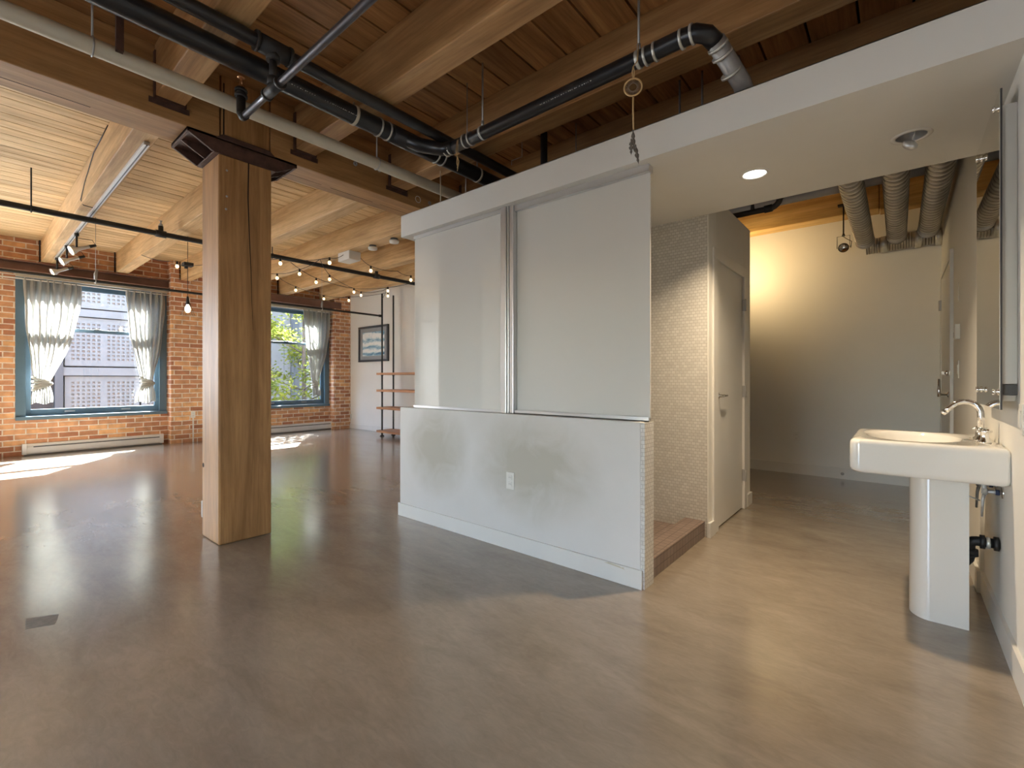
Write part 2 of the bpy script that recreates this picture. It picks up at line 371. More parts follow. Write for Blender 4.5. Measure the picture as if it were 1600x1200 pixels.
# ------------------------------------------------------------------ geometry helpers
WL = {}
class MB:
    def __init__(s): s.v = []; s.f = []; s.sm = []
    def add(s, vs, fs, smooth=False):
        o = len(s.v); s.v += [tuple(p) for p in vs]; s.f += [tuple(i + o for i in f) for f in fs]; s.sm += [smooth] * len(fs)
        return s
    def box(s, x0, y0, z0, x1, y1, z1, mtx=None):
        vs = [(x, y, z) for z in (z0, z1) for y in (y0, y1) for x in (x0, x1)]
        if mtx is not None: vs = [mtx @ Vector(p) for p in vs]
        return s.add(vs, [(0, 2, 3, 1), (4, 5, 7, 6), (0, 1, 5, 4), (2, 6, 7, 3), (0, 4, 6, 2), (1, 3, 7, 5)])
    def prism(s, pts, a, b, axis):
        # closed outline in the two other axes, swept along axis from a to b
        def mk(p, t):
            q = [0, 0, 0]; o = [k for k in range(3) if k != axis]; q[o[0]] = p[0]; q[o[1]] = p[1]; q[axis] = t; return tuple(q)
        n = len(pts); vs = [mk(p, a) for p in pts] + [mk(p, b) for p in pts]
        fs = [tuple(range(n))[::-1], tuple(range(n, 2 * n))] + [(i, (i + 1) % n, n + (i + 1) % n, n + i) for i in range(n)]
        return s.add(vs, fs)
    def tube(s, pts, r, n=12, caps=True, smooth=True):
        pts = [Vector(p) for p in pts]; k = len(pts)
        rs = list(r) if isinstance(r, (list, tuple)) else [r] * k
        P2, R2 = [pts[0]], [rs[0]]
        for i in range(1, k):          # short rings keep the shading of long pipes clean
            m_ = max(1, math.ceil((pts[i] - pts[i - 1]).length / 0.35))
            for q in range(1, m_ + 1):
                P2.append(pts[i - 1].lerp(pts[i], q / m_)); R2.append(rs[i - 1] + (rs[i] - rs[i - 1]) * q / m_)
        pts, rs, k = P2, R2, len(P2)
        vs = []; up = None
        for i, p in enumerate(pts):
            d = (pts[min(i + 1, k - 1)] - pts[max(i - 1, 0)]).normalized()
            if up is None: up = Vector((0, 0, 1)) if abs(d.z) < 0.9 else Vector((1, 0, 0))
            a = d.cross(up).normalized(); up = a.cross(d).normalized(); 
            for j in range(n):
                t = 2 * math.pi * j / n; vs.append(p + (a * math.cos(t) + up * math.sin(t)) * rs[i])
        fs = [(i * n + j, i * n + (j + 1) % n, (i + 1) * n + (j + 1) % n, (i + 1) * n + j) for i in range(k - 1) for j in range(n)]
        s.add(vs, fs, smooth)
        if caps: s.add(vs[:n], [tuple(range(n))[::-1]]); s.add(vs[-n:], [tuple(range(n))])
        return s
    def lathe(s, prof, origin=(0, 0, 0), direction=(0, 0, 1), n=24, smooth=True):
        # prof: list of (radius, height along direction)
        d = Vector(direction).normalized(); q = d.to_track_quat('Z', 'Y'); o = Vector(origin)
        vs = []
        for (r, h) in prof:
            for j in range(n):
                t = 2 * math.pi * j / n; vs.append(o + q @ Vector((r * math.cos(t), r * math.sin(t), h)))
        k = len(prof)
        fs = [(i * n + j, i * n + (j + 1) % n, (i + 1) * n + (j + 1) % n, (i + 1) * n + j) for i in range(k - 1) for j in range(n)]
        return s.add(vs, fs, smooth)
    def loft(s, rings, cap0=True, cap1=True, smooth=True):
        n = len(rings[0]); vs = [p for r in rings for p in r]
        fs = [(i * n + j, i * n + (j + 1) % n, (i + 1) * n + (j + 1) % n, (i + 1) * n + j) for i in range(len(rings) - 1) for j in range(n)]
        s.add(vs, fs, smooth)
        if cap0: s.add(rings[0], [tuple(range(n))[::-1]])
        if cap1: s.add(rings[-1], [tuple(range(n))])
        return s
    def build(s, name, mat, parent=None, bevel=0.0, origin=None, segs=2, shade=False):
        me = bpy.data.meshes.new(name)
        if parent is not None: wl_ = WL[parent.name]
        elif origin is not None: wl_ = Vector(origin)
        else:
            lo = Vector([min(p[k] for p in s.v) for k in range(3)]); hi = Vector([max(p[k] for p in s.v) for k in range(3)])
            wl_ = Vector(((lo.x + hi.x) / 2, (lo.y + hi.y) / 2, lo.z))
        me.from_pydata([(p[0] - wl_.x, p[1] - wl_.y, p[2] - wl_.z) for p in s.v], [], s.f)
        me.polygons.foreach_set('use_smooth', s.sm); me.update()
        # weld so that smooth shading and bevels work
        import bmesh
        bm = bmesh.new(); bm.from_mesh(me); bmesh.ops.remove_doubles(bm, verts=bm.verts, dist=1e-6) if bevel == 0 and any(s.sm) else None
        bmesh.ops.recalc_face_normals(bm, faces=bm.faces); bm.to_mesh(me); bm.free()
        me.materials.append(M[mat] if isinstance(mat, str) else mat)
        o = bpy.data.objects.new(name, me); COL.objects.link(o); o.cycles.shadow_terminator_geometry_offset = 0.0
        if parent is not None: o.parent = parent
        else: o.location = wl_
        WL[o.name] = wl_
        if bevel:
            md = o.modifiers.new('bevel', 'BEVEL'); md.width = bevel; md.segments = segs; md.limit_method = 'ANGLE'; md.angle_limit = R(40)
        return o

def tag(o, label, cat, group=None, kind=None):
    if label: o['label'] = label
    if cat: o['category'] = cat
    if group: o['group'] = group
    if kind: o['kind'] = kind
    return o
def thing(name, loc, label=None, cat=None, group=None):
    o = bpy.data.objects.new(name, None); COL.objects.link(o); o.location = loc; o.empty_display_size = 0.1
    WL[o.name] = Vector(loc); tag(o, label, cat, group); return o
def struct(name, mb, mat, label=None, bevel=0.0, origin=None):
    o = mb.build(name, mat, None, bevel, origin); o['kind'] = 'structure'
    o['label'] = label or name.replace('_', ' '); o['category'] = name.split('_')[0]
    return o
def sthing(name, loc, label):
    o = thing(name, loc); o['kind'] = 'structure'; o['label'] = label; o['category'] = name.split('_')[0]; return o
def arc(c, r, a0, a1, n, u, v):
    c = Vector(c); u = Vector(u); v = Vector(v)
    return [c + u * r * math.cos(a0 + (a1 - a0) * i / n) + v * r * math.sin(a0 + (a1 - a0) * i / n) for i in range(n + 1)]

# ------------------------------------------------------------------ room shell
ZC = 3.25
struct('floor', MB().box(-10.4, -4.7, -0.12, 0.6, 6.75, 0), 'concrete', 'polished grey-brown concrete floor', origin=(-4, 1, 0))

c = MB(); x = -3.75
while x > -10.1: c.box(x - 0.141, -4.6, ZC, x, 6.6, ZC + 0.04); x -= 0.152
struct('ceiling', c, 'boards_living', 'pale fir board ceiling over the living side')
c = MB(); x = -2.38 - 0.245 * 5
while x < 0.5: c.box(x, -4.6, ZC, x + 0.231, 6.6, ZC + 0.04); x += 0.245
c.box(-3.75, -4.6, ZC, -3.61, 6.6, ZC + 0.04)
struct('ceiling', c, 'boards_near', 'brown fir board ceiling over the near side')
struct('ceiling', MB().box(-10.45, -4.75, ZC + 0.041, 0.65, 6.8, ZC + 0.15), 'crack', 'dark deck above the boards')

W1 = (0.52, 2.37); W2 = (3.59, 5.44); W0 = (-2.55, -0.70); ZS, ZL = 0.53, 2.75
bw = MB()
def bay(y0, y1, wy0, wy1):
    bw.box(-10.4, y0, 0, -10.05, y1, ZS)
    bw.box(-10.4, y0, ZS, -10.05, wy0, ZL) if wy0 > y0 else None
    bw.box(-10.4, wy1, ZS, -10.05, y1, ZL) if y1 > wy1 else None
    bw.box(-10.4, y0, ZL, -10.05, y1, ZC + 0.04)
bay(0.05, 2.39, *W1); bay(3.57, 5.46, *W2); bay(-3.0, -0.68, *W0)
for y0, y1 in ((-4.7, -3.0), (-0.68, 0.05), (2.39, 3.57), (5.46, 5.87)): bw.box(-10.4, y0, 0, -9.86, y1, ZC + 0.04)
struct('wall_left', bw, 'brick', 'old red brick wall with window bays', origin=(-10, 0, 0))
struct('wall_far', MB().box(-10.4, 5.87, 0, -3.2, 5.99, ZC + 0.04), 'white_paint', 'white painted end wall of the living side')
struct('wall_back', MB().box(-3.3, 6.52, 0, 0.6, 6.64, ZC + 0.04), 'white_paint', 'white back wall of the corridor')
struct('wall_inner', MB().box(-3.3, 3.56, 0, -3.2, 6.52, ZC + 0.04), 'white_paint', 'white wall between living side and corridor')
rw = MB().box(0.35, -4.7, 0, 0.6, 3.53, ZC + 0.04)
struct('wall_right_far', MB().box(0.335, 3.53, 0, 0.6, 6.52, ZC + 0.04), 'white_paint', 'white wall beyond the washbasin')
struct('wall_right', rw, 'white_paint', 'white wall behind the washbasin')
rr = MB()
for x0, x1 in ((-10.4, -2.45), (-1.05, 0.35)): rr.box(x0, -3.2, 0, x1, -3.0, ZC + 0.04)
for x0, x1 in ((-2.45, -1.05),):  # opening made up to let sky light in behind the viewer
    rr.box(x0, -3.2, 0, x1, -3.0, 0.08); rr.box(x0, -3.2, 2.05, x1, -3.0, ZC + 0.04)
struct('wall_rear', rr, 'white_paint', 'white rear wall behind the viewer')

# half wall, its tiled end, dropped ceiling slab, closet
struct('wall_partition', MB().box(-3.24, 2.39, 0, -1.085, 2.51, 0.912), 'halfwall', 'scuffed white half wall', 0.004, origin=(-2.16, 2.39, 0))
struct('trim_1', MB().box(-1.085, 2.392, 0, -1.062, 2.512, 0.909), 'mosaic', 'white mosaic end of the half wall')
struct('wall_partition_side', MB().box(-3.24, 2.51, 0, -3.10, 3.56, 0.912), 'white_paint', 'white return of the half wall')
struct('wall_shower', MB().box(-3.2, 3.485, 0, -1.070, 3.56, 2.345), 'mosaic', 'white mosaic shower wall')

# dropped slab with two round cut-outs in its underside
ZSL, ZST = 2.345, 2.525
holes = [(-0.647, 2.976, 0.066), (0.046, 3.009, 0.066)]
sl = MB()
X0, X1, Y0, Y1 = -3.225, 0.352, 2.39, 3.485
sl.box(X0, Y0, ZST - 0.004, X1, Y1, ZST)
sl.add([(X0, Y0, ZSL), (X1, Y0, ZSL), (X1, Y0, ZST), (X0, Y0, ZST)], [(0, 1, 2, 3)])
sl.add([(X0, Y1, ZSL), (X1, Y1, ZSL), (X1, Y1, ZST), (X0, Y1, ZST)], [(3, 2, 1, 0)])
sl.add([(X0, Y0, ZSL), (X0, Y1, ZSL), (X0, Y1, ZST), (X0, Y0, ZST)], [(3, 2, 1, 0)])
xs = [X0]
for hx, hy, hr in holes: xs += [hx - 0.15, hx + 0.15]
xs.append(X1)
for i in range(len(xs) - 1):
    a, b_ = xs[i], xs[i + 1]
    if i % 2 == 0: sl.add([(a, Y0, ZSL), (b_, Y0, ZSL), (b_, Y1, ZSL), (a, Y1, ZSL)], [(3, 2, 1, 0)])
    else:
        hx, hy, hr = holes[i // 2]
        sl.add([(a, Y0, ZSL), (b_, Y0, ZSL), (b_, hy - .15, ZSL), (a, hy - .15, ZSL)], [(3, 2, 1, 0)])
        sl.add([(a, hy + .15, ZSL), (b_, hy + .15, ZSL), (b_, Y1, ZSL), (a, Y1, ZSL)], [(3, 2, 1, 0)])
        nn = 32; vi = []; vo = []
        for j in range(nn):
            t = 2 * math.pi * j / nn; cx_, sy_ = math.cos(t), math.sin(t); k_ = 0.15 / max(abs(cx_), abs(sy_))
            vi.append((hx + hr * cx_, hy + hr * sy_, ZSL)); vo.append((hx + k_ * cx_, hy + k_ * sy_, ZSL))
        sl.add(vi + vo, [(j, nn + j, nn + (j + 1) % nn, (j + 1) % nn) for j in range(nn)])
        sl.add([(p[0], p[1], p[2]) for p in vi] + [(p[0], p[1], ZST - .02) for p in vi], [(j, (j + 1) % nn, nn + (j + 1) % nn, nn + j) for j in range(nn)], True)
struct('ceiling_dropped', sl, 'white_paint', 'white dropped ceiling slab over shower and basin')

cl = MB()
cl.box(-2.2, 3.56, 0, -1.115, 4.70, 2.522)
DY0, DY1, DZ = 3.675, 4.455, 2.055
cl.box(-1.070, 3.485, 0, -1.06, 3.56, 2.522); cl.box(-1.115, 3.56, 0, -1.06, DY0, 2.522); cl.box(-1.115, DY1, 0, -1.06, 4.70, 2.522); cl.box(-1.115, DY0, DZ, -1.06, DY1, 2.522)
struct('wall_closet', cl, 'white_paint', 'white closet block', 0.003)

# baseboards
struct('baseboard_partition', MB().box(-3.25, 2.376, 0, -1.072, 2.39, 0.105), 'white_trim', 'white baseboard on the half wall', 0.002)
bb = MB().box(-1.068, 3.473, 0, -1.044, 3.485, 0.105).box(-1.06, 3.485, 0, -1.044, 3.60, 0.105)
struct('baseboard_closet', bb, 'white_trim', 'short white baseboard at the closet corner')
struct('baseboard_closet_far', MB().box(-1.06, 4.55, 0, -1.044, 4.70, 0.105).box(-2.2, 4.70, 0, -1.044, 4.714, 0.105), 'white_trim', 'short white baseboard beyond the closet door')
struct('baseboard_back', MB().box(-3.2, 6.505, 0, 0.335, 6.52, 0.125), 'white_trim', 'white baseboard of the corridor')
struct('baseboard_right', MB().box(0.335, -2.99, 0, 0.35, 3.53, 0.115).box(0.32, 3.516, 0, 0.335, 5.12, 0.115), 'white_trim', 'white baseboard behind the basin')
struct('baseboard_far', MB().box(-9.86, 5.858, 0, -3.3, 5.87, 0.11), 'white_trim', 'white baseboard of the end wall')

# closet door and corridor door
d1 = sthing('door_1', (-1.08, 4.06, 0), 'white flush closet door beside the shower')
MB().box(-1.103, DY0 + .004, 0.012, -1.067, DY1 - .004, DZ - .004).build('door_leaf', 'white_trim', d1)
cs = MB().box(-1.06, 3.568, 0, -1.046, DY0 + 0.008, DZ + 0.0).box(-1.06, DY1 - 0.008, 0, -1.046, DY1 + 0.095, DZ).box(-1.06, 3.568, DZ, -1.0455, DY1 + 0.095, DZ + 0.075).box(-1.06, DY0 + .008, DZ - 0.008, -1.0463, DY1 - .008, DZ)
cs.build('casing', 'white_trim', d1, 0.003)
hd = MB(); hd.lathe([(0, 0), (0.027, 0), (0.027, 0.007), (0.012, 0.012), (0.010, 0.045), (0, 0.045)], (-1.067, 3.735, 1.02), (1, 0, 0), 20)
hd.tube([(-1.028, 3.725, 1.02), (-1.024, 3.76, 1.022), (-1.026, 3.83, 1.021), (-1.03, 3.86, 1.019)], [0.010, 0.009, 0.008, 0.005], 10)
hd.build('door_handle', 'chrome', d1)
for z in (0.30, 1.04, 1.80):
    h = MB().box(-1.064, DY1 - 0.016, z - 0.05, -1.038, DY1 - 0.002, z + 0.05); h.tube([(-1.038, DY1 - .009, z - .052), (-1.038, DY1 - .009, z + .052)], 0.006, 8); h.build('hinge', 'rod', d1)
d2 = sthing('door_2', (0.33, 5.7, 0), 'white corridor door in the right wall')
MB().box(0.318, 5.215, 0.01, 0.332, 6.2, 2.12).build('door_leaf', 'white_trim', d2)
MB().box(0.313, 5.13, 0, 0.335, 5.205, 2.2).box(0.313, 6.21, 0, 0.335, 6.285, 2.2).box(0.3135, 5.205, 2.13, 0.335, 6.21, 2.199).build('casing', 'white_trim', d2, 0.002)
h = MB().lathe([(0, 0), (0.028, 0), (0.028, 0.008), (0.011, 0.014), (0.010, 0.065), (0, 0.068)], (0.318, 5.285, 1.02), (-1, 0, 0), 18)
h.tube([(0.256, 5.285, 1.0), (0.256, 5.285, 1.05), (0.256, 5.29, 1.15)], [0.012, 0.011, 0.009], 10)
h.build('door_handle', 'chrome', d2)
MB().lathe([(0, 0), (0.024, 0), (0.02, 0.02), (0.012, 0.028), (0, 0.028)], (0.318, 5.30, 1.20), (-1, 0, 0), 16).box(0.27, 5.295, 1.185, 0.292, 5.305, 1.215).build('deadbolt', 'chrome', d2)
for z in (1.87, 0.35): MB().tube([(0.305, 6.2, z - .05), (0.305, 6.2, z + .05)], 0.008, 8).box(.303, 6.17, z - .05, .318, 6.2, z + .05).build('hinge', 'rod', d2)

# ------------------------------------------------------------------ shower glass and base
g = thing('sliding_glass_panel', (-2.62, 2.46, 0.912), 'narrow white opaque glass panel left of the aluminium post on the half wall', 'glass panel')
MB().box(-3.12, 2.452, 0.925, -2.135, 2.462, 2.325).build('glass', 'glasswhite', g)
MB().box(-3.12, 2.44, 2.318, -2.135, 2.475, ZSL).build('top_track', 'alu', g)
MB().box(-3.12, 2.44, 0.912, -2.135, 2.475, 0.93).build('bottom_track', 'alu', g)
g = thing('sliding_glass_panel', (-1.55, 2.48, 0.912), 'wide white opaque glass panel right of the aluminium post on the half wall', 'glass panel')
MB().box(-2.03, 2.478, 0.93, -1.068, 2.488, 2.32).build('glass', 'glasswhite', g)
MB().box(-2.03, 2.45, 2.305, -1.064, 2.505, ZSL).build('top_track', 'alu', g)
t = MB().box(-2.03, 2.45, 0.912, -1.064, 2.472, 0.917).box(-2.03, 2.45, 0.912, -1.064, 2.454, 0.936).box(-2.03, 2.470, 0.912, -1.064, 2.474, 0.936)
t.build('bottom_track', 'alu', g)
t = MB()
for k in range(58): t.box(-2.02 + k * 0.0165, 2.4535, 0.918, -2.02 + k * 0.0165 + 0.007, 2.4705, 0.931)
t.build('track_teeth', 'white_trim', g)
g = thing('glass_side_panel', (-3.11, 3.0, 0.912), 'white glass return panel on the left end of the shower', 'glass panel')
MB().box(-3.125, 2.478, 0.912, -3.115, 3.484, ZSL).build('glass', 'glasswhite', g)
p = thing('aluminium_post', (-2.085, 2.46, 0.912), 'upright aluminium post between the two white glass panels', 'post')
MB().box(-2.135, 2.422, 0.912, -2.085, 2.476, ZSL).build('outer_channel', 'alu', p, 0.003)
MB().box(-2.083, 2.43, 0.912, -2.068, 2.476, ZSL).box(-2.066, 2.436, 0.912, -2.032, 2.506, ZSL).build('inner_channel', 'alu', p, 0.003)
s = MB().box(-3.10, 2.51, 0, -1.23, 3.485, 0.045).build('shower_floor', 'shower_tile'); tag(s, 'brown tiled shower floor behind the half wall', 'shower floor')
s = MB().box(-1.23, 2.513, 0, -1.085, 3.484, 0.115).build('shower_curb', 'shower_tile', None, 0.003); tag(s, 'dark brown square-tiled curb between half wall and mosaic wall', 'shower curb')

# ------------------------------------------------------------------ post, girder, joists
GX0, GX1, GZ = -3.90, -3.585, 2.81
p = thing('timber_post', (-3.757, 1.315, 0), 'thick square fir post standing free on the concrete floor', 'post')
MB().box(-3.93, 1.14, 0.0, -3.585, 1.49, 2.705).build('shaft', 'wood_post', p, 0.012)
# upright check running down the face
pts = [(1.33, 2.70), (1.326, 2.45), (1.334, 2.2), (1.345, 1.95), (1.352, 1.7), (1.36, 1.5)]
cr = MB()
for i in range(len(pts) - 1):
    (ya, za), (yb, zb) = pts[i], pts[i + 1]; wa = 0.005 * (1 - i / 6); wb = 0.005 * (1 - (i + 1) / 6)
    cr.add([(-3.5842, ya - wa, za), (-3.5842, ya + wa, za), (-3.5842, yb + wb, zb), (-3.5842, yb - wb, zb)], [(0, 1, 2, 3)])
cr.build('drying_crack', 'crack', p)
for y, z in ((1.19, 2.6), (1.19, 2.42), (1.185, 2.33)): MB().lathe([(0, 0.004), (0.006, 0.003), (0.008, 0)], (-3.585, y, z), (1, 0, 0), 10).build('bolt_head', 'rod', p)
MB().lathe([(0, .003), (0.014, 0.002), (0.018, 0)], (-3.90, 1.14, 0.52), (0, -1, 0), 12).build('knot', 'crack', p)
MB().box(-3.952, 1.142, 0.13, -3.93, 1.212, 0.25).build('outlet_box', 'grey_paint', p, 0.002)
u = thing('timber_post', (-3.745, 1.315, 2.81), 'short upper fir post between the girder ends above the iron cap', 'post')
MB().box(-3.90, 1.155, 2.812, -3.588, 1.475, ZC).build('shaft', 'wood_post', u, 0.006)
MB().add([(-3.587, 1.166, 2.812), (-3.587, 1.176, 2.812), (-3.587, 1.176, 3.2), (-3.587, 1.168, 3.2)], [(0, 1, 2, 3)]).build('drying_crack', 'crack', u)

for (a, b_, lab) in ((-2.99, 1.147, 'heavy fir girder running from the post towards the left edge'), (1.483, 5.87, 'heavy fir girder running from the post back to the end wall')):
    g = thing('timber_girder', (-3.74, (a + b_) / 2, GZ), lab, 'beam')
    MB().box(GX0, a, GZ, GX1, b_, ZC).build('beam', 'wood_girder', g, 0.006)
    ck = MB()
    for y in [a + 0.3 + i * 0.5 for i in range(int((b_ - a - 0.4) / 0.5))]:
        ck.box(-3.79 + random.uniform(-.003, .003), y - 0.22, GZ - 0.0006, -3.786, y + 0.2, GZ)
    ck.build('grain_check', 'crack', g)
    if a > 0:
        for y, z in ((2.18, 3.0), (2.42, 3.03), (3.0, 2.9)):
            MB().lathe([(0.006, 0), (0.006, .006), (0.018, .006), (0.02, 0)], (GX1, y, z), (1, 0, 0), 14).build('washer', 'rod', g)
        MB().tube(arc((GX1 + 0.02, 2.84, 2.885), 0.03, 0, 2 * math.pi, 16, (0, 1, 0), (0, 0, 1)), 0.003, 6, False).build('hook_ring', 'plastic_white', g)

br = thing('iron_post_cap', (-3.757, 1.315, 2.70), 'rusty brown iron cap with angled wings between post and girders', 'bracket')
for x0, x1 in ((-3.595, -3.578), (-3.765, -3.751), (-3.938, -3.921)):
    MB().prism([(0.955, 2.785), (1.10, 2.705), (1.53, 2.705), (1.675, 2.785), (1.675, 2.81), (0.955, 2.81)], x0, x1, 0).build('web', 'iron', br, 0.002)
MB().box(-3.938, 1.11, 2.700, -3.578, 1.52, 2.712).build('base_plate', 'iron', br, 0.002)
MB().box(-3.938, 0.955, 2.792, -3.578, 1.675, 2.8095).build('top_plate', 'iron', br, 0.002)
for s_ in (-1, 1):
    yo = 1.315 + s_ * 0.36
    MB().box(-3.938, min(yo, yo - s_ * .015), 2.780, -3.578, max(yo, yo - s_ * .015), 2.81).build('end_flange', 'iron', br, 0.002)
    for x in (-3.67, -3.84): MB().lathe([(0, .002), (0.011, 0.002), (0.011, 0)], (x, 1.315 + s_ * .26, 2.7915), (0, 0, -1), 10).build('bolt', 'crack', br)
for xx, s_ in ((-3.578, 1), (-3.938, -1)): MB().prism([(1.12, 2.80), (1.16, 2.835), (1.47, 2.835), (1.51, 2.80)], xx, xx + s_ * 0.012, 0).build('cheek_plate', 'iron', br, 0.002) if xx > -3.6 else None

def hanger(j, x, d, y0, y1):
    # U-shaped steel stirrup that carries the joist end against the girder
    m = MB(); xa, xb = sorted((x, x + d * 0.035))
    m.box(xa, y0 - .006, 2.908, xb, y1 + .006, 2.9195); m.box(xa, y0 - .007, 2.908, xb, y0, 3.20); m.box(xa, y1, 2.908, xb, y1 + .007, 3.20)
    m.box(min(x, x + d * .006), y0 - .03, 2.88, max(x, x + d * .006), y1 + .03, 2.915)
    m.build('joist_hanger', 'iron', j)
ords = ['first', 'second', 'third', 'fourth', 'fifth', 'sixth', 'seventh']
for k in range(6):
    yc = 0.86 + 0.875 * k; y0, y1 = yc - 0.078, yc + 0.078
    if k == 3: y1 += 0.02
    lab = '%s pale fir joist from the left, crossing from brick wall to girder' % ords[k]
    j = thing('ceiling_joist', (-7, yc, 2.92), lab, 'joist', 'pale joists over the living side')
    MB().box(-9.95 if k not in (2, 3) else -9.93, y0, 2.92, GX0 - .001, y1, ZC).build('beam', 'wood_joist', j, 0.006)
    hanger(j, GX0, -1, y0, y1)
    if k < 5: MB().box(-9.99 if k in (0, 1, 4) else -9.9, y0 - .02, 2.92, -9.98 if k in (0, 1, 4) else -9.86, y0 - .002, ZC).build('wall_pocket', 'crack', j)
nl = {0: 'nearest brown joist, top left above the drain pipe', 1: 'second brown joist, in front of the branch pipe', 2: 'third brown joist, right behind the black branch pipe',
      3: 'fourth brown joist, dim above the shower slab', 4: 'fifth brown joist, dark behind the slab edge', 5: 'sixth brown joist, just above the slab back edge'}
for k in range(6):
    yc = 0.86 + 0.875 * k
    wd = 0.078 if k != 2 else 0.088
    j = thing('ceiling_joist', (-1.6, yc, 2.92), nl[k], 'joist', 'brown joists over the near side')
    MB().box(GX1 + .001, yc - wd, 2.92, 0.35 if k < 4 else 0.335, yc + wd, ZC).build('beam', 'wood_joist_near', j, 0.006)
    hanger(j, GX1, 1, yc - wd, yc + wd)
j = thing('ceiling_joist', (-1.6, 6.17, 2.90), 'honey-coloured joist lit orange above the corridor back wall', 'joist')
MB().box(-3.2, 6.05, 2.90, -0.16, 6.27, ZC).box(-0.155, 6.055, 2.89, 0.335, 6.275, ZC).build('beam', 'wood_honey', j, 0.006)

# ------------------------------------------------------------------ windows
def window(idx, wy0, wy1, lab, latches=True):
    wd_ = sthing('window_%d' % idx, (-10.1, (wy0 + wy1) / 2, ZS), lab)
    xo, xi = -10.24, -10.07
    f = MB(); f.box(xo, wy0, ZS, xi + .0, wy0 + .10, ZL).box(xo, wy1 - .10, ZS, xi, wy1, ZL).box(xo, wy0 + .1, ZL - .10, xi, wy1 - .1, ZL).box(xo, wy0 + .1, ZS, xi, wy1 - .1, ZS + .07)
    f.box(xi, wy0 - .0, ZS, xi + .03, wy0 + .11, ZL).box(xi, wy1 - .11, ZS, xi + .03, wy1, ZL)
    f.build('window_frame', 'teal', wd_, 0.004)
    MB().box(-10.16, wy0 - .0, ZS - .0, -10.0, wy1, ZS + .055).build('window_sill', 'teal', wd_, 0.006)
    a0, a1 = wy0 + .10, wy1 - .10
    lo = MB().box(-10.16, a0, ZS + .07, -10.11, a0 + .065, 1.95).box(-10.16, a1 - .065, ZS + .07, -10.11, a1, 1.95).box(-10.16, a0 + .065, ZS + .07, -10.11, a1 - .065, ZS + .155).box(-10.16, a0 + .065, 1.905, -10.11, a1 - .065, 1.95)
    lo = lo.build('lower_sash', 'teal', wd_, 0.003)
    MB().box(-10.138, a0 + .06, ZS + .15, -10.132, a1 - .06, 1.91).build('pane', 'pane', lo)
    up = MB().box(-10.22, a0, 1.905, -10.17, a0 + .065, ZL - .1).box(-10.22, a1 - .065, 1.905, -10.17, a1, ZL - .1).box(-10.22, a0 + .065, ZL - .17, -10.17, a1 - .065, ZL - .1).box(-10.22, a0 + .065, 1.905, -10.17, a1 - .065, 1.95)
    up = up.build('upper_sash', 'teal', wd_, 0.003)
    MB().box(-10.198, a0 + .06, 1.94, -10.192, a1 - .06, ZL - .16).build('pane', 'pane', up)
    if latches:
        for t in (0.3, 0.72):
            yy = a0 + (a1 - a0) * t; MB().box(-10.11, yy - .06, ZS + .10, -10.085, yy + .06, ZS + .118).build('sash_lift', 'rod', wd_, 0.003)
        MB().box(-10.16, (a0 + a1) / 2 - .04, 1.95, -10.11, (a0 + a1) / 2 + .04, 1.965).build('sash_lock', 'rod', wd_, 0.002)
    return wd_
window(1, *W1, 'teal double-hung window facing a grey screen-block building')
window(2, *W2, 'teal double-hung window right of the post facing a green tree')
window(3, *W0, 'teal double-hung window left of view', False)
for y0, y1, lab in ((0.05, 2.388, 'brown steel beam above the left curtained window'), (3.572, 5.64, 'brown steel beam above the window right of the post')):
    if y1 < 3:
        o = MB().box(-10.06, y0, 2.752, -9.90, y1, 2.765).box(-10.06, y0, 2.752, -10.0, y1, 2.90).box(-10.06, y0, 2.885, -9.92, y1, 2.90)
    else:
        o = MB().box(-10.04, y0, 2.752, -9.845, y1, 2.765).box(-9.88, y0, 2.752, -9.855, y1, 2.90).box(-10.04, y0, 2.885, -9.845, y1, 2.90)
    o = o.build('steel_lintel', 'lintel', None, 0.002); tag(o, lab, 'lintel')

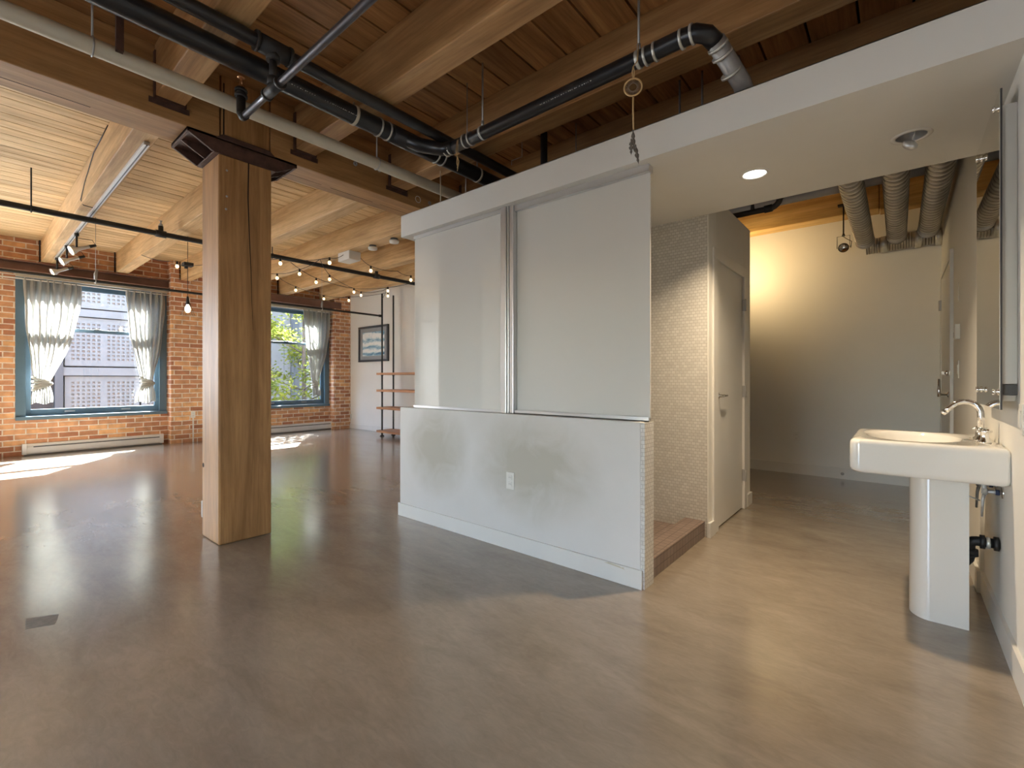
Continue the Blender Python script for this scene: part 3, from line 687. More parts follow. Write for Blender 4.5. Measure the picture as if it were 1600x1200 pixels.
# curtains
def curtain(y0, y1, yk0, yk1, yb0, yb1, zt, zk, zb, label, folds=7, xc=-9.955, seed=0):
    rnd = random.Random(seed); nu, nv = 84, 64
    ph = [rnd.uniform(0, 6.28) for _ in range(4)]
    t_ = thing('curtain', (xc, (y0 + y1) / 2, zb), label, 'curtain', 'tied white sheer curtains')
    m = MB(); vs = []
    for j in range(nv + 1):
        z = zt + (zb - zt) * j / nv
        if z > zk:
            s_ = (zt - z) / (zt - zk); e = s_ ** 2.0
            a = y0 + (yk0 - y0) * e; b_ = y1 + (yk1 - y1) * e
        else:
            s_ = (zk - z) / (zk - zb); e = math.sin(min(1, s_ * 1.25) * math.pi / 2) ** 1.1
            a = yk0 + (yb0 - yk0) * e; b_ = yk1 + (yb1 - yk1) * e
        amp = 0.018 + 0.022 * min(1, abs(z - zk) / 0.6)
        squeeze = math.exp(-((z - zk) / 0.06) ** 2)
        for i in range(nu + 1):
            u = i / nu
            w1_ = math.sin(u * folds * 2 * math.pi + ph[0] + 0.5 * math.sin(3 * s_ + ph[1]))
            w2_ = 0.45 * math.sin(u * folds * 1.63 * 2 * math.pi + ph[2]) + 0.25 * math.sin(u * folds * 3.1 * 2 * math.pi + ph[3] + z * 3)
            y = a + (b_ - a) * u + 0.006 * math.sin(z * 9 + u * 12)
            x = xc + (w1_ + w2_) * amp * (1 - 0.5 * squeeze) - 0.02
            if j < 3: y += 0
            zz = z + (0.012 * rnd.uniform(-1, 1) + 0.012 * w1_ if j == 0 else 0) + (0.015 * math.sin(u * 9 + ph[1]) if j == nv else 0)
            vs.append((x, y, zz))
    m.add(vs, [(j * (nu + 1) + i, j * (nu + 1) + i + 1, (j + 1) * (nu + 1) + i + 1, (j + 1) * (nu + 1) + i) for j in range(nv) for i in range(nu)], True)
    o = m.build('cloth', 'sheer', t_)
    md = o.modifiers.new('thickness', 'SOLIDIFY'); md.thickness = 0.0012
    # the knot: a few wraps of cloth
    kn = MB(); yk = (yk0 + yk1) / 2; wk = (yk1 - yk0) / 2 + 0.022
    for q in range(4):
        zc_ = zk + 0.045 - q * 0.032; tl = (q - 1.5) * 0.1
        kn.tube([(xc + .035 * math.cos(t2) - .02, yk + wk * math.sin(t2), zc_ + tl * .3 * math.sin(t2) + .006 * math.sin(3 * t2 + q)) for t2 in [i * math.pi / 10 for i in range(20)] + [0]], [0.021 + .004 * math.sin(i * 1.3 + q) for i in range(20)] + [0.021], 10, False)
    kn.build('knot', 'sheer', t_)
    return t_
curtain(0.60, 1.24, 0.72, 0.87, 0.67, 0.91, 2.64, 1.08, 0.775, 'white sheer curtain tied in a thick knot, left side of the left window', 8, seed=1)
curtain(1.79, 2.33, 2.01, 2.14, 1.90, 2.19, 2.64, 1.08, 0.745, 'white sheer curtain tied low, right side of the left window', 7, seed=2)
curtain(4.80, 5.40, 5.02, 5.12, 5.0, 5.19, 2.66, 1.05, 0.78, 'white sheer curtain tied low, in the window right of the post', 6, seed=3)
o = MB().tube([(-9.955, 0.06, 2.635), (-9.955, 2.385, 2.635)], 0.011, 10).build('curtain_rod', 'plastic_white'); tag(o, 'thin white curtain rod across the left window', 'curtain rod')
o = MB().tube([(-9.955, 3.575, 2.655), (-9.955, 5.455, 2.655)], 0.011, 10).build('curtain_rod', 'plastic_white'); tag(o, 'thin white curtain rod across the window right of the post', 'curtain rod')
for (a, b_, lab) in ((W1[0], W1[1], 'rolled cream blind above the left window'), (W2[0], W2[1], 'rolled cream blind above the window right of the post')):
    o = MB().box(-10.04, a, 2.67, -9.985, b_, 2.735).build('roller_blind', 'cream_pipe', None, 0.01); tag(o, lab, 'blind')

# heaters
def heater(y0, y1, x0, label, rot=False):
    t = thing('baseboard_heater', (x0 + .035, (y0 + y1) / 2, 0), label, 'heater')
    prof = [(x0, 0.02), (x0 + .06, 0.02), (x0 + .07, 0.04), (x0 + .07, 0.118), (x0 + .062, 0.118), (x0 + .05, 0.142), (x0 + .06, 0.15), (x0 + .05, 0.172), (x0, 0.176)]
    m = MB(); m.prism(prof, y0, y1, 1); m.build('cover', 'heater_white', t)
    MB().box(x0 + .0705, y0 + .12, 0.122, x0 + .072, y1 - .06, 0.134).box(x0 + .055, y0 + .12, .12, x0 + .0715, y1 - .06, .134).build('slot', 'slot', t)
    MB().box(x0 + .02, y0 + .02, 0, x0 + .055, y1 - .02, 0.02).build('base', 'slot', t)
    for a in (y0, y1 - .05): MB().box(x0, a, 0.018, x0 + .074, a + .05, 0.178).build('end_cap', 'heater_white', t, 0.003)
heater(0.585, 2.31, -10.05, 'long white baseboard heater under the left window')
heater(3.75, 5.5, -9.856 if False else -10.05, 'long white baseboard heater under the window right of the post')
t = thing('baseboard_heater', (-7.0, 5.83, 0), 'white baseboard heater on the end wall behind the pipe shelves', 'heater')
MB().prism([(5.857, 0.05), (5.80, 0.05), (5.79, 0.07), (5.79, 0.15), (5.81, 0.17), (5.80, 0.2), (5.857, 0.2)], -7.75, -6.2, 0).build('cover', 'heater_white', t)
MB().box(-7.68, 5.786, 0.152, -6.25, 5.80, 0.166).build('slot', 'slot', t)
MB().box(-7.7, 5.81, 0, -6.25, 5.85, 0.05).build('base', 'slot', t)

# ------------------------------------------------------------------ picture, shelves
t = thing('framed_picture', (-8.89, 5.86, 1.53), 'dark-framed wave seascape print hanging on the white end wall', 'picture')
fx0, fx1, fz0, fz1 = -9.46, -8.33, 1.53, 2.32
MB().box(fx0, 5.825, fz0, fx1, 5.869, fz0 + .045).box(fx0, 5.825, fz1 - .045, fx1, 5.869, fz1).box(fx0, 5.825, fz0 + .045, fx0 + .045, 5.869, fz1 - .045).box(fx1 - .045, 5.825, fz0 + .045, fx1, 5.869, fz1 - .045).build('frame', 'frame_dark', t, 0.003)
MB().box(fx0 + .04, 5.85, fz0 + .04, fx1 - .04, 5.862, fz1 - .04).build('mat_board', 'mat_board', t)
MB().box(fx0 + .15, 5.846, fz0 + .13, fx1 - .15, 5.85, fz1 - .13).build('print', 'art', t)

sh = thing('pipe_shelf_unit', (-7.2, 5.57, 0), 'open shelf unit of cedar boards on black iron pipe poles', 'shelf')
for px_ in (-7.95, -6.2):
    for y in (5.43, 5.70):
        pl = MB().tube([(px_, y, 0.0), (px_, y, 2.86)], 0.0165, 10).build('pole', 'black_matte', sh)
        MB().lathe([(0.0, 0.0), (0.045, 0), (0.045, 0.008), (0.02, 0.03), (0.018, 0.03)], (px_, y, 0), (0, 0, 1), 14).build('floor_flange', 'black_matte', pl)
for z in (0.10, 0.565, 0.915, 1.25):
    s_ = MB().box(-8.06, 5.37, z - .022, -6.1, 5.76, z + .022).build('shelf_board', 'shelf_wood', sh, 0.003)
    for y in (5.43, 5.70): MB().lathe([(.0165, -.04), (.025, -.04), (.025, -.023), (.0165, -.023)], (-7.95, y, z), (0, 0, 1), 10).build('collar', 'black_matte', s_)

# ------------------------------------------------------------------ pipes in the living side
t = thing('sprinkler_pipe', (-6.6, 0.7, 2.84), 'long black sprinkler pipe crossing under the pale joists', 'pipe')
MB().tube([(-6.6, -2.98, 2.84), (-6.6, 5.86, 2.84)], 0.031, 12).build('pipe', 'black_matte', t)
for y in (1.5, 4.4):
    f = MB().tube([(-6.6, y - .05, 2.84), (-6.6, y + .05, 2.84)], 0.042, 12).tube([(-6.6, y, 2.84), (-6.6, y, 2.93)], 0.026, 10).build('tee', 'black_matte', t)
    MB().tube([(-6.6, y, 2.93), (-6.6, y, 2.955)], 0.02, 8).tube([(-6.6, y, 2.955), (-6.6, y, 2.99)], 0.008, 8).lathe([(0, 0), (.018, 0), (.018, .003), (0, .003)], (-6.6, y, 2.99), (0, 0, 1), 12).build('sprinkler_head', 'rod', f)
for y in (0.45, 2.75):
    MB().tube([(-6.6, y, 2.87), (-6.6, y, 3.245)], 0.006, 6).tube(arc((-6.6, y, 2.84), .036, 0, 2 * math.pi, 14, (1, 0, 0), (0, 0, 1)), 0.006, 6, False).build('hanger', 'black_matte', t)
t = thing('rail_pipe', (-7.95, 3, 2.41), 'lower black pipe rail in front of the windows ending at the shelf poles', 'pipe')
MB().tube([(-7.95, -2.5, 2.41), (-7.95, 5.405, 2.41)], 0.018, 10).build('pipe', 'black_matte', t)
MB().tube([(-7.95, 5.36, 2.41), (-7.95, 5.412, 2.41)], 0.026, 10).build('tee', 'black_matte', t)
for y in (1.12, 4.17):
    MB().tube([(-7.95, y, 2.38), (-7.95, y, 2.5), (-7.95, y + .012, 2.56)], [.013, .02, .012], 8).tube(arc((-7.95, y, 2.41), .026, 0, 2 * math.pi, 14, (1, 0, 0), (0, 0, 1)), 0.006, 6, False).build('clamp', 'rod', t)
    MB().tube([(-7.95, y, 2.55), (-7.95, y, 3.24)], 0.0025, 6).build('hanger_wire', 'rod', t)

# track light
t = thing('track_light', (-8.2, 0.86, 2.9), 'track with three cone spotlights under the leftmost pale joist', 'track light')
MB().box(-9.45, 0.875, 2.893, -4.3, 0.911, 2.9195).build('track', 'alu', t, 0.002)
MB().box(-9.44, 0.889, 2.888, -4.3, 0.897, 2.894).build('groove', 'frame_dark', t)
for x in (-9.3, -8.35, -7.55):
    h = MB().tube([(x, .893, 2.893), (x, .893, 2.86)], .022, 10).tube([(x, .893, 2.86), (x, .893, 2.72)], .011, 8).build('spotlight_head', 'black_matte', t)
    d = Vector((0.10, -0.72, -0.38)).normalized(); o_ = Vector((x, .893, 2.70))
    MB().lathe([(.018, -.13), (.022, -.02), (.055, .055), (.058, .06), (.05, .058), (.015, -.02)], o_, d, 18).build('cone_shade', 'alu', h)
    MB().lathe([(0, .05), (.05, .05), (.045, .035)], o_, d, 16).build('lamp', 'lamp_face', h)
    MB().lathe([(0, -.20), (.016, -.20), (.02, -.13), (0, -.13)], o_, d, 10).build('socket', 'black_matte', h)
    e = o_ - d * 0.2
    MB().tube([(x, .893, 2.84), (x + .03, .94, 2.83), ((x + e.x) / 2 + .02, (.893 + e.y) / 2 + .05, 2.84), tuple(e)], 0.003, 6).build('cord', 'black_matte', h)
t = MB().tube([(-5.0, 0.78, 3.24), (-5.6, 0.775, 3.2), (-6.05, 0.772, 3.05), (-6.3, .775, 2.95), (-6.35, .80, 2.915), (-6.36, 0.875, 2.91)], 0.004, 6).build('loose_cable', 'black_matte'); tag(t, 'thin black cable looping down to the track light', 'cable')

# pendant bulb
t = thing('pendant_lamp', (-8.0, 2.14, 2.12), 'bare filament bulb in a wire cage hanging left of the post', 'pendant lamp')
MB().tube([(-8, 2.14, 3.245), (-8, 2.14, 2.32)], 0.004, 6).build('cord', 'black_matte', t)
MB().lathe([(0, .12), (.012, .12), (.02, .06), (.028, 0), (0, 0)], (-8, 2.14, 2.24), (0, 0, 1), 12).build('socket', 'black_matte', t)
MB().lathe([(0, -.12), (.02, -.115), (.036, -.08), (.036, -.055), (.02, -.015), (.015, 0)], (-8, 2.14, 2.24), (0, 0, 1), 14).build('bulb', 'bulb_bright', t)
cg = MB()
for k in range(6):
    a = k * math.pi / 3; cg.tube([(-8 + r_ * math.cos(a), 2.14 + r_ * math.sin(a), z_) for r_, z_ in ((.028, 2.25), (.05, 2.2), (.07, 2.12), (.09, 2.09))], 0.002, 5)
cg.tube(arc((-8, 2.14, 2.09), .09, 0, 2 * math.pi, 20, (1, 0, 0), (0, 1, 0)), 0.002, 5, False).build('cage', 'black_matte', t)
o = MB().box(-8.06, 2.08, 2.80, -7.94, 2.20, 2.85).box(-8.02, 2.1, 2.765, -7.98, 2.14, 2.80).build('junction_box', 'black_matte', None, 0.004); tag(o, 'small dark junction box on the pendant cord near the string lights', 'junction box')

# festoon lights
bulbs = [(-7.6, 1.91, 2.70), (-6.265, 2.713, 2.68), (-7.214, 3.076, 2.68), (-6.68, 3.164, 2.68), (-7.956, 3.702, 2.68), (-7.052, 3.604, 2.68), (-5.735, 3.113, 2.68),
         (-6.69, 3.632, 2.68), (-8.401, 4.445, 2.68), (-7.347, 4.441, 2.68), (-7.529, 4.693, 2.68), (-8.199, 4.846, 2.68), (-5.715, 3.719, 2.68), (-5.773, 4.461, 2.68), (-6.79, 4.754, 2.68), (-7.208, 5.047, 2.68)]
lbs = ['festoon bulb just left of the post', 'festoon bulb nearest the post, upper right side', 'festoon bulb beside the post, lower right', 'festoon bulb right of the post on the middle strand',
       'lone low festoon bulb near the post', 'festoon bulb on the sagging strand below the pipe', 'festoon bulb directly above the black sprinkler pipe', 'tilted festoon bulb just below the sprinkler pipe',
       'festoon bulb low in front of the steel beam', 'left of two close festoon bulbs at the strands crossing', 'right of two close festoon bulbs at the strands crossing', 'festoon bulb in front of the brick corner',
       'festoon bulb right of the white ceiling box', 'rightmost festoon bulb beside the white glass panel', 'upper of two festoon bulbs by the shelf poles', 'lower of two festoon bulbs by the shelf poles']
for (x, y, z), lb in zip(bulbs, lbs):
    t = thing('festoon_bulb', (x, y, z), 'small lit globe, ' + lb, 'light bulb', 'festoon bulbs on black string')
    MB().lathe([(0, .065), (.012, .065), (.014, .03), (.014, .018), (0, .018)], (x, y, z), (0, 0, 1), 10).build('socket', 'black_matte', t)
    MB().lathe([(0, -.032), (.012, -.028), (.022, -.012), (.022, .002), (.012, .018), (0, .02)], (x, y, z), (0, 0, 1), 12).build('globe', 'bulb_warm', t)
def strand(pts, label, sag=0.03):
    P = []
    for i in range(len(pts) - 1):
        a, b_ = Vector(pts[i]), Vector(pts[i + 1])
        for k in range(8):
            s_ = k / 8; q = a.lerp(b_, s_); q.z -= sag * 4 * s_ * (1 - s_); P.append(q)
    P.append(Vector(pts[-1]))
    o = MB().tube(P, 0.004, 6).build('light_string', 'black_matte'); tag(o, label, 'cable', 'black strings of the festoon lights')
up = lambda i: (bulbs[i][0], bulbs[i][1], bulbs[i][2] + .06)
strand([(-8.3, 1.66, 2.92), up(0), (-8.0, 2.14, 2.81), (-6.9, 2.4, 2.80), up(1), up(6), (-5.95, 3.45, 2.90)], 'light string from the left joist past the post to the white ceiling box')
strand([(-5.85, 3.6, 2.90), up(12), (-5.75, 4.2, 2.76), up(13)], 'light string from the white ceiling box towards the glass panel', .02)
strand([(-7.5, 2.8, 2.80), up(2), up(3), (-6.35, 3.3, 2.86), up(7), up(9), up(10), (-7.25, 4.9, 2.75), up(14), (-7.95, 5.43, 2.75)], 'light string zigzagging from the post to the shelf poles', .02)
strand([(-6.6, 3.0, 2.80), up(5), up(9), (-6.8, 4.9, 2.77), (-6.1, 5.15, 2.90)], 'light string sagging between the sprinkler pipe and the far joist', .02)
strand([(-8.2, 3.49, 2.92), up(4), up(8), up(11), up(15)], 'lowest light string in front of the steel beam', .02)

# white boxes on the joist
o = MB().box(-6.07, 3.42, 2.80, -5.78, 3.60, 2.9195).build('ceiling_box', 'plastic_white', None, 0.006); tag(o, 'white rectangular box fixed under the fourth pale joist', 'ceiling box')
for x, lab in ((-5.35, 'round white smoke detector nearest the white ceiling box'), (-4.88, 'round white smoke detector beside the shower slab corner')):
    t = thing('smoke_detector', (x, 3.51, 2.86), lab, 'smoke detector')
    MB().lathe([(0, 0), (.055, 0), (.06, .015), (.06, .03), (0, .03)], (x, 3.51, 2.862), (0, 0, 1), 24).build('cover', 'plastic_white', t)
    MB().lathe([(0, 0), (.045, 0), (.045, .0275), (0, .0275)], (x, 3.51, 2.892), (0, 0, 1), 20).build('base', 'slot', t)

# ------------------------------------------------------------------ pipes in the near side
t = thing('cream_drain_pipe', (-3.07, 0, 2.80), 'cream painted drain pipe running beside the girder', 'pipe')
MB().tube([(-3.07, -2.98, 2.80), (-3.07, 5.0, 2.80)], 0.042, 18).build('pipe', 'cream_pipe', t)
for y in (0.42, 2.05, 3.0): MB().tube([(-3.07, y, 2.84), (-3.07, y, 3.245)], 0.005, 6).tube(arc((-3.07, y, 2.80), .045, 0, 2 * math.pi, 18, (1, 0, 0), (0, 0, 1)), 0.004, 6, False).build('hanger', 'rod', t)
MB().box(-3.03, 0.50, 2.80, -3.0, 0.53, 3.0).build('strap', 'iron', t)

t = thing('black_drain_pipe', (-2.68, 1.5, 2.84), 'thick black drain pipe with a banded wye and a branch crossing right', 'pipe')
MB().tube([(-2.68, -2.98, 2.84), (-2.68, 5.0, 2.84)], 0.057, 20).build('main_pipe', 'black_pipe', t)
MB().tube([(-2.68, 1.98, 2.84), (-2.62, 2.12, 2.82), (-2.50, 2.21, 2.79), (-2.40, 2.226, 2.779)], [.052, .05, .045, .043], 16).tube([(-2.68, 1.9, 2.84), (-2.68, 2.28, 2.84)], 0.062, 20).build('wye', 'black_pipe', t)
MB().tube([(-2.42, 2.226, 2.779), (-0.80, 2.226, 2.785), (-0.735, 2.226, 2.78), (-0.69, 2.25, 2.765), (-0.665, 2.30, 2.74)], 0.041, 16).build('branch_pipe', 'black_pipe', t)
el = MB().tube([(-0.665, 2.29, 2.745), (-0.60, 2.50, 2.62), (-0.58, 2.60, 2.50)], [0.043, .043, .043], 16); el.build('riser_pipe', 'rib_dark', t)
def ring_x(x, y, z, r, w_=0.012): return MB().tube([(x - w_ / 2, y, z), (x + w_ / 2, y, z)], r, 18, True, True)
def ring_y(x, y, z, r, w_=0.012): return MB().tube([(x, y - w_ / 2, z), (x, y + w_ / 2, z)], r, 18, True, True)
for y in (1.80, 1.87, 2.30, 2.36): ring_y(-2.68, y, 2.84, 0.0625).build('clamp', 'band', t)
for x in (-2.47, -2.43, -2.28, -2.23, -0.98, -0.93, -0.80, -0.75): ring_x(x, 2.226, 2.781, 0.0465).build('clamp', 'band', t)
for x, y in ((-2.68, 1.62), (-2.68, 2.75), (-2.68, 0.3)):
    ring_y(x, y, 2.84, 0.0605, .02).build('clamp', 'cream_pipe', t)
    MB().tube([(x, y, 2.90), (x, y, 3.245)], 0.006, 6).build('hanger_rod', 'rod', t) if y > 2 else MB().tube([(x, y, 2.90), (x, y, 3.245 if y < 1 else 2.9215)], 0.006, 6).build('hanger_rod', 'rod', t)
for x in (-2.12, -1.02):
    ring_x(x, 2.226, 2.782, 0.0445, .018).build('clamp', 'band', t)
    MB().tube([(x, 2.226, 2.825), (x, 2.226, 2.86)], 0.010, 8).tube([(x, 2.226, 2.83), (x, 2.226, 3.245)], 0.0065, 6).build('hanger_rod', 'rod', t)
for a in (0, 1, 2):
    d_ = Vector((0.085, 0.31, -0.245)).normalized(); q = Vector((-0.665, 2.29, 2.745)) + d_ * (0.02 + 0.045 * a + (0.05 if a == 2 else 0))
    MB().tube([q, q + d_ * .012], 0.048, 18).build('clamp', 'band', t)
# printed marks along the pipes
mk = MB(); rnd = random.Random(5)
for (ya, yb) in ((1.20, 1.34), (1.40, 1.62)):
    y = ya
    while y < yb:
        a = R(-20 + rnd.uniform(-3, 3)); r_ = 0.0577
        for z_ in (0, 1):
            pass
        aa = R(-28); x_ = -2.68 + r_ * math.cos(aa); zz = 2.84 + r_ * math.sin(aa)
        hgt = rnd.choice((.008, .012, .012)); mk.box(x_ - .0004, y, zz, x_ + .0004, y + rnd.choice((.002, .006, .002)), zz + hgt); y += rnd.uniform(.010, .018)
mk.build('printed_marks', 'plastic_white', t)
mk = MB(); x = -1.62
while x < -1.28:
    aa = R(-30); mk.box(x, 2.226 - .0417 * math.cos(aa) - .0004, 2.782 + .0417 * math.sin(aa), x + rnd.choice((.002, .006)), 2.226 - .0417 * math.cos(aa) + .0004, 2.782 + .0417 * math.sin(aa) + .010); x += rnd.uniform(.010, .018)
mk.build('printed_marks', 'plastic_white', t)

t = thing('black_supply_pipe', (-2.51, 1.5, 2.874), 'thinner black pipe beside the thick drain pipe under the boards', 'pipe')
MB().tube([(-2.51, -2.98, 2.874), (-2.51, 5.0, 2.874)], 0.035, 14).build('pipe', 'black_pipe', t)
MB().tube([(-2.51, 0.97, 2.874), (-2.51, 1.13, 2.874)], 0.046, 14).tube([(-2.51, 0.96, 2.874), (-2.51, 0.975, 2.874)], 0.05, 14).tube([(-2.51, 1.125, 2.874), (-2.51, 1.14, 2.874)], 0.05, 14).tube([(-2.51, 1.05, 2.86), (-2.51, 1.05, 2.81)], 0.034, 12).build('tee', 'black_matte', t)
t = thing('sprinkler_branch_pipe', (-2.6, 1.05, 2.70), 'dark steel sprinkler arm crossing below the black drain pipe', 'pipe')
gz = 2.665
MB().tube([(-2.89, 1.05, gz), (-0.35, 1.05, gz)], 0.0185, 14).build('pipe', 'steel_pipe', t)
MB().tube([(-2.58, 1.05, gz), (-2.43, 1.05, gz)], 0.027, 14).tube([(-2.59, 1.05, gz), (-2.575, 1.05, gz)], 0.031, 14).tube([(-2.435, 1.05, gz), (-2.42, 1.05, gz)], 0.031, 14).tube([(-2.51, 1.05, gz + .02), (-2.51, 1.05, gz + .06)], 0.028, 12).build('tee', 'black_matte', t)
MB().tube([(-2.51, 1.05, gz + .03), (-2.51, 1.05, 2.84)], 0.0185, 12).build('riser', 'black_matte', t)
MB().tube([(-2.88, 1.05, gz), (-2.915, 1.05, gz + .004), (-2.94, 1.05, gz + .03), (-2.94, 1.05, gz + .14)], 0.024, 14).build('elbow', 'black_matte', t)
hd = MB().tube([(-2.94, 1.05, gz + .125), (-2.94, 1.05, gz + .14)], 0.034, 12).tube([(-2.94, 1.05, gz + .155), (-2.94, 1.05, gz + .17)], 0.034, 12).tube([(-2.94, 1.05, gz + .13), (-2.94, 1.05, gz + .18)], 0.024, 12).build('coupling', 'black_matte', t)
sp = MB().tube([(-2.94, 1.05, gz + .17), (-2.94, 1.05, gz + .20)], 0.013, 8)
for s_ in (-1, 1): sp.tube([(-2.94 + s_ * .012, 1.05, gz + .195), (-2.94 + s_ * .016, 1.05, gz + .215), (-2.94, 1.05, gz + .238)], 0.004, 6)
sp.lathe([(0, 0), (.02, 0), (.02, .003), (0, .003)], (-2.94, 1.05, gz + .238), (0, 0, 1), 12); sp.build('sprinkler_head', 'brass', t)

def tube_thing(name, pts, r, mat, lab, cat, group=None):
    o = MB().tube(pts, r, 8).build(name, mat); tag(o, lab, cat, group); return o
tube_thing('vertical_vent_pipe', [(-2.325, 3.2, ZST), (-2.325, 3.2, ZC)], 0.03, 'black_matte', 'short upright black pipe standing on the shower slab', 'pipe')
for x, lab in ((-2.037, 'thin dark rod above the slab, right of the black upright pipe'), (-1.184, 'pale upright conduit on the slab, left of the angled grey pipe'), (-1.03, 'pale upright conduit nearest the angled grey pipe on its left'), (-0.80, 'pale upright conduit right of the angled grey pipe')):
    tube_thing('upright_conduit', [(x, 3.25, ZST), (x, 3.25, ZC)], 0.004 if x < -2 else 0.0075, 'rod', lab, 'conduit', 'upright conduits on the slab')
tube_thing('hanging_wire', [(-2.352, 2.311, ZC), (-2.352, 2.31, 2.826)], 0.0035, 'rod', 'thin wire hanging beside the branch pipe rod', 'wire')
tube_thing('hanging_wire', [(-2.45, 2.92, 2.913), (-2.45, 2.92, 2.95), (-2.35, 2.93, 2.955), (-2.35, 2.93, ZC)], 0.003, 'rod', 'bent wire hanger over the thin black pipe near the slab', 'wire')
tube_thing('pull_cord', [(-2.99, 2.62, 2.92), (-2.985, 2.62, 2.7), (-2.99, 2.62, 2.527)], 0.005, 'cream_pipe', 'pale cord dropping behind the cream pipe to the slab', 'cord')
sp_ = MB()
for k in range(3): sp_.tube([(-2.30 - k * .006, 2.226 - .05, 2.80 - .02), (-2.30 - .01 * k, 2.17, 2.70), (-2.305 + .012 * k, 2.165, 2.62), (-2.30, 2.165, 2.60 - .02 * k)], 0.002, 5)
o = sp_.build('string_loop', 'rope'); tag(o, 'loop of thin string tied around the banded wye', 'string')

# dreamcatcher
t = thing('dreamcatcher', (-1.006, 2.13, 2.2), 'small willow-hoop dreamcatcher with feathers hanging from the black branch pipe', 'dreamcatcher')
u_, v_ = Vector((0.9, 0.42, 0)).normalized(), Vector((0, 0, 1)); cc = Vector((-1.006, 2.13, 2.588))
MB().tube(arc(cc, 0.042, 0, 2 * math.pi, 28, u_, v_), 0.0045, 8, False).build('hoop', 'rope', t)
wb = MB()
for k in range(14):
    a = k * 2 * math.pi / 14
    for st, rr_ in ((5, .042), (4, .03)):
        p1 = cc + u_ * rr_ * math.cos(a) + v_ * rr_ * math.sin(a); b2 = a + st * 2 * math.pi / 14; p2 = cc + u_ * rr_ * math.cos(b2) + v_ * rr_ * math.sin(b2)
        wb.tube([p1, p2], 0.0009, 4)
wb.build('web', 'web', t)
MB().tube([cc + v_ * .042, cc + v_ * .075 - u_ * .004, cc + v_ * .1, (-1.006, 2.18, 2.745), (-1.006, 2.19, 2.83)], 0.003, 6).tube([cc + v_ * .042 + u_ * .004, cc + v_ * .08 + u_ * .006, cc + v_ * .1], 0.003, 6).build('hanging_loop', 'rope', t)
MB().tube([cc - v_ * .042, cc - v_ * .12, cc - v_ * .21 + u_ * .002], 0.004, 6).build('tail_cord', 'rope', t)
for (dx, z1, ln) in ((0, 0.20, .13), (-.008, .25, .09), (.012, .28, .11)):
    f = MB(); n_ = 12; base = cc + u_ * dx - v_ * z1; tip = base - v_ * ln + u_ * (dx * .8 + .006)
    vs = []
    for i in range(n_ + 1):
        s_ = i / n_; c0 = base.lerp(tip, s_); wd_ = .010 * math.sin(math.pi * min(1, s_ * 1.05 + .02)) * (1 + .4 * math.sin(i * 2.2)); yy = Vector((-u_.y, u_.x, 0)) * .0025
        vs += [c0 - u_ * wd_, c0 + yy, c0 + u_ * wd_ * .7, c0 - yy]
    f.add(vs, [(i * 4 + j, i * 4 + (j + 1) % 4, (i + 1) * 4 + (j + 1) % 4, (i + 1) * 4 + j) for i in range(n_) for j in range(4)], True); f.build('feather', 'feather', t)

# ------------------------------------------------------------------ downlights
for (hx, hy, hr), lit in zip(holes, (True, False)):
    t = thing('recessed_downlight', (hx, hy, ZSL), 'lit round recessed downlight in the white slab' if lit else 'empty recessed light hole with a loose bulb dangling', 'downlight')
    MB().lathe([(hr - .006, 0.02), (hr - .006, 0), (hr - .002, -.004), (hr + .012, -.004), (hr + .016, 0)], (hx, hy, ZSL), (0, 0, 1), 32).build('trim_ring', 'white_trim', t)
    MB().lathe([(hr - .007, 0), (hr - .007, .12), (0, .125)], (hx, hy, ZSL), (0, 0, 1), 28).build('can', 'alu' if not lit else 'white_trim', t)
    if lit:
        MB().lathe([(0, .004), (hr - .012, .006), (hr - .008, .015)], (hx, hy, ZSL), (0, 0, 1), 28).build('lens', 'can_face', t)
        l_ = bpy.data.lights.new('downlight_lamp', 'AREA'); l_.shape = 'DISK'; l_.size = 0.07; l_.energy = 19.0; l_.spread = R(125); l_.color = (1.0, 0.77, 0.50)
        lo_ = bpy.data.objects.new('downlight_lamp', l_); COL.objects.link(lo_); lo_.location = (hx, hy, ZSL - .006)
    else:
        MB().tube([(hx + .02, hy, ZSL + .1), (hx + .015, hy - .01, ZSL + .02), (hx + .002, hy - .02, ZSL - .03)], 0.0025, 6).build('wire', 'plastic_white', t)
        MB().lathe([(0, -.016), (.026, -.014), (.034, 0), (.030, .010), (0.010, .018), (0, .02)], (hx - .005, hy - .03, ZSL - .052), (0.55, -0.5, 0.5), 20).build('loose_bulb', 'alu', t)

# ------------------------------------------------------------------ ducts
def duct(name, pts, r, label, pitch=0.03, group=None, ends=None):
    t = thing(name, pts[0], label, 'duct', group)
    P = [Vector(p) for p in pts]; out = []; rs = []
    for i in range(len(P) - 1):
        a, b_ = P[i], P[i + 1]; L = (b_ - a).length; n_ = max(2, int(L / (pitch / 4)))
        for k in range(n_):
            out.append(a.lerp(b_, k / n_)); rs.append(r + 0.002 * math.sin(2 * math.pi * (len(out)) / 4.0))
    out.append(P[-1]); rs.append(r)
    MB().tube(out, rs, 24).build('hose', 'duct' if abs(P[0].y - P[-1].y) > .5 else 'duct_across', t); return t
for x, yb, lab in ((-0.284, 6.28, 'leftmost of the three ribbed foil ducts above the corridor'), (-0.02, 6.27, 'middle of the three ribbed foil ducts above the corridor'), (0.225, 6.18, 'rightmost of the three ribbed foil ducts beside the basin wall')):
    t = duct('flexible_duct', [(x, 3.0, 2.70), (x, 3.7, 2.675), (x, 4.6, 2.652), (x, yb - .08, 2.648)], 0.080, lab, group='ribbed foil ducts')
    MB().tube([(x, yb - .10, 2.648), (x, yb + .02, 2.645)], 0.084, 24).tube([(x, yb + .012, 2.645), (x, yb + .022, 2.645)], 0.088, 24).build('end_cuff', 'duct', t)
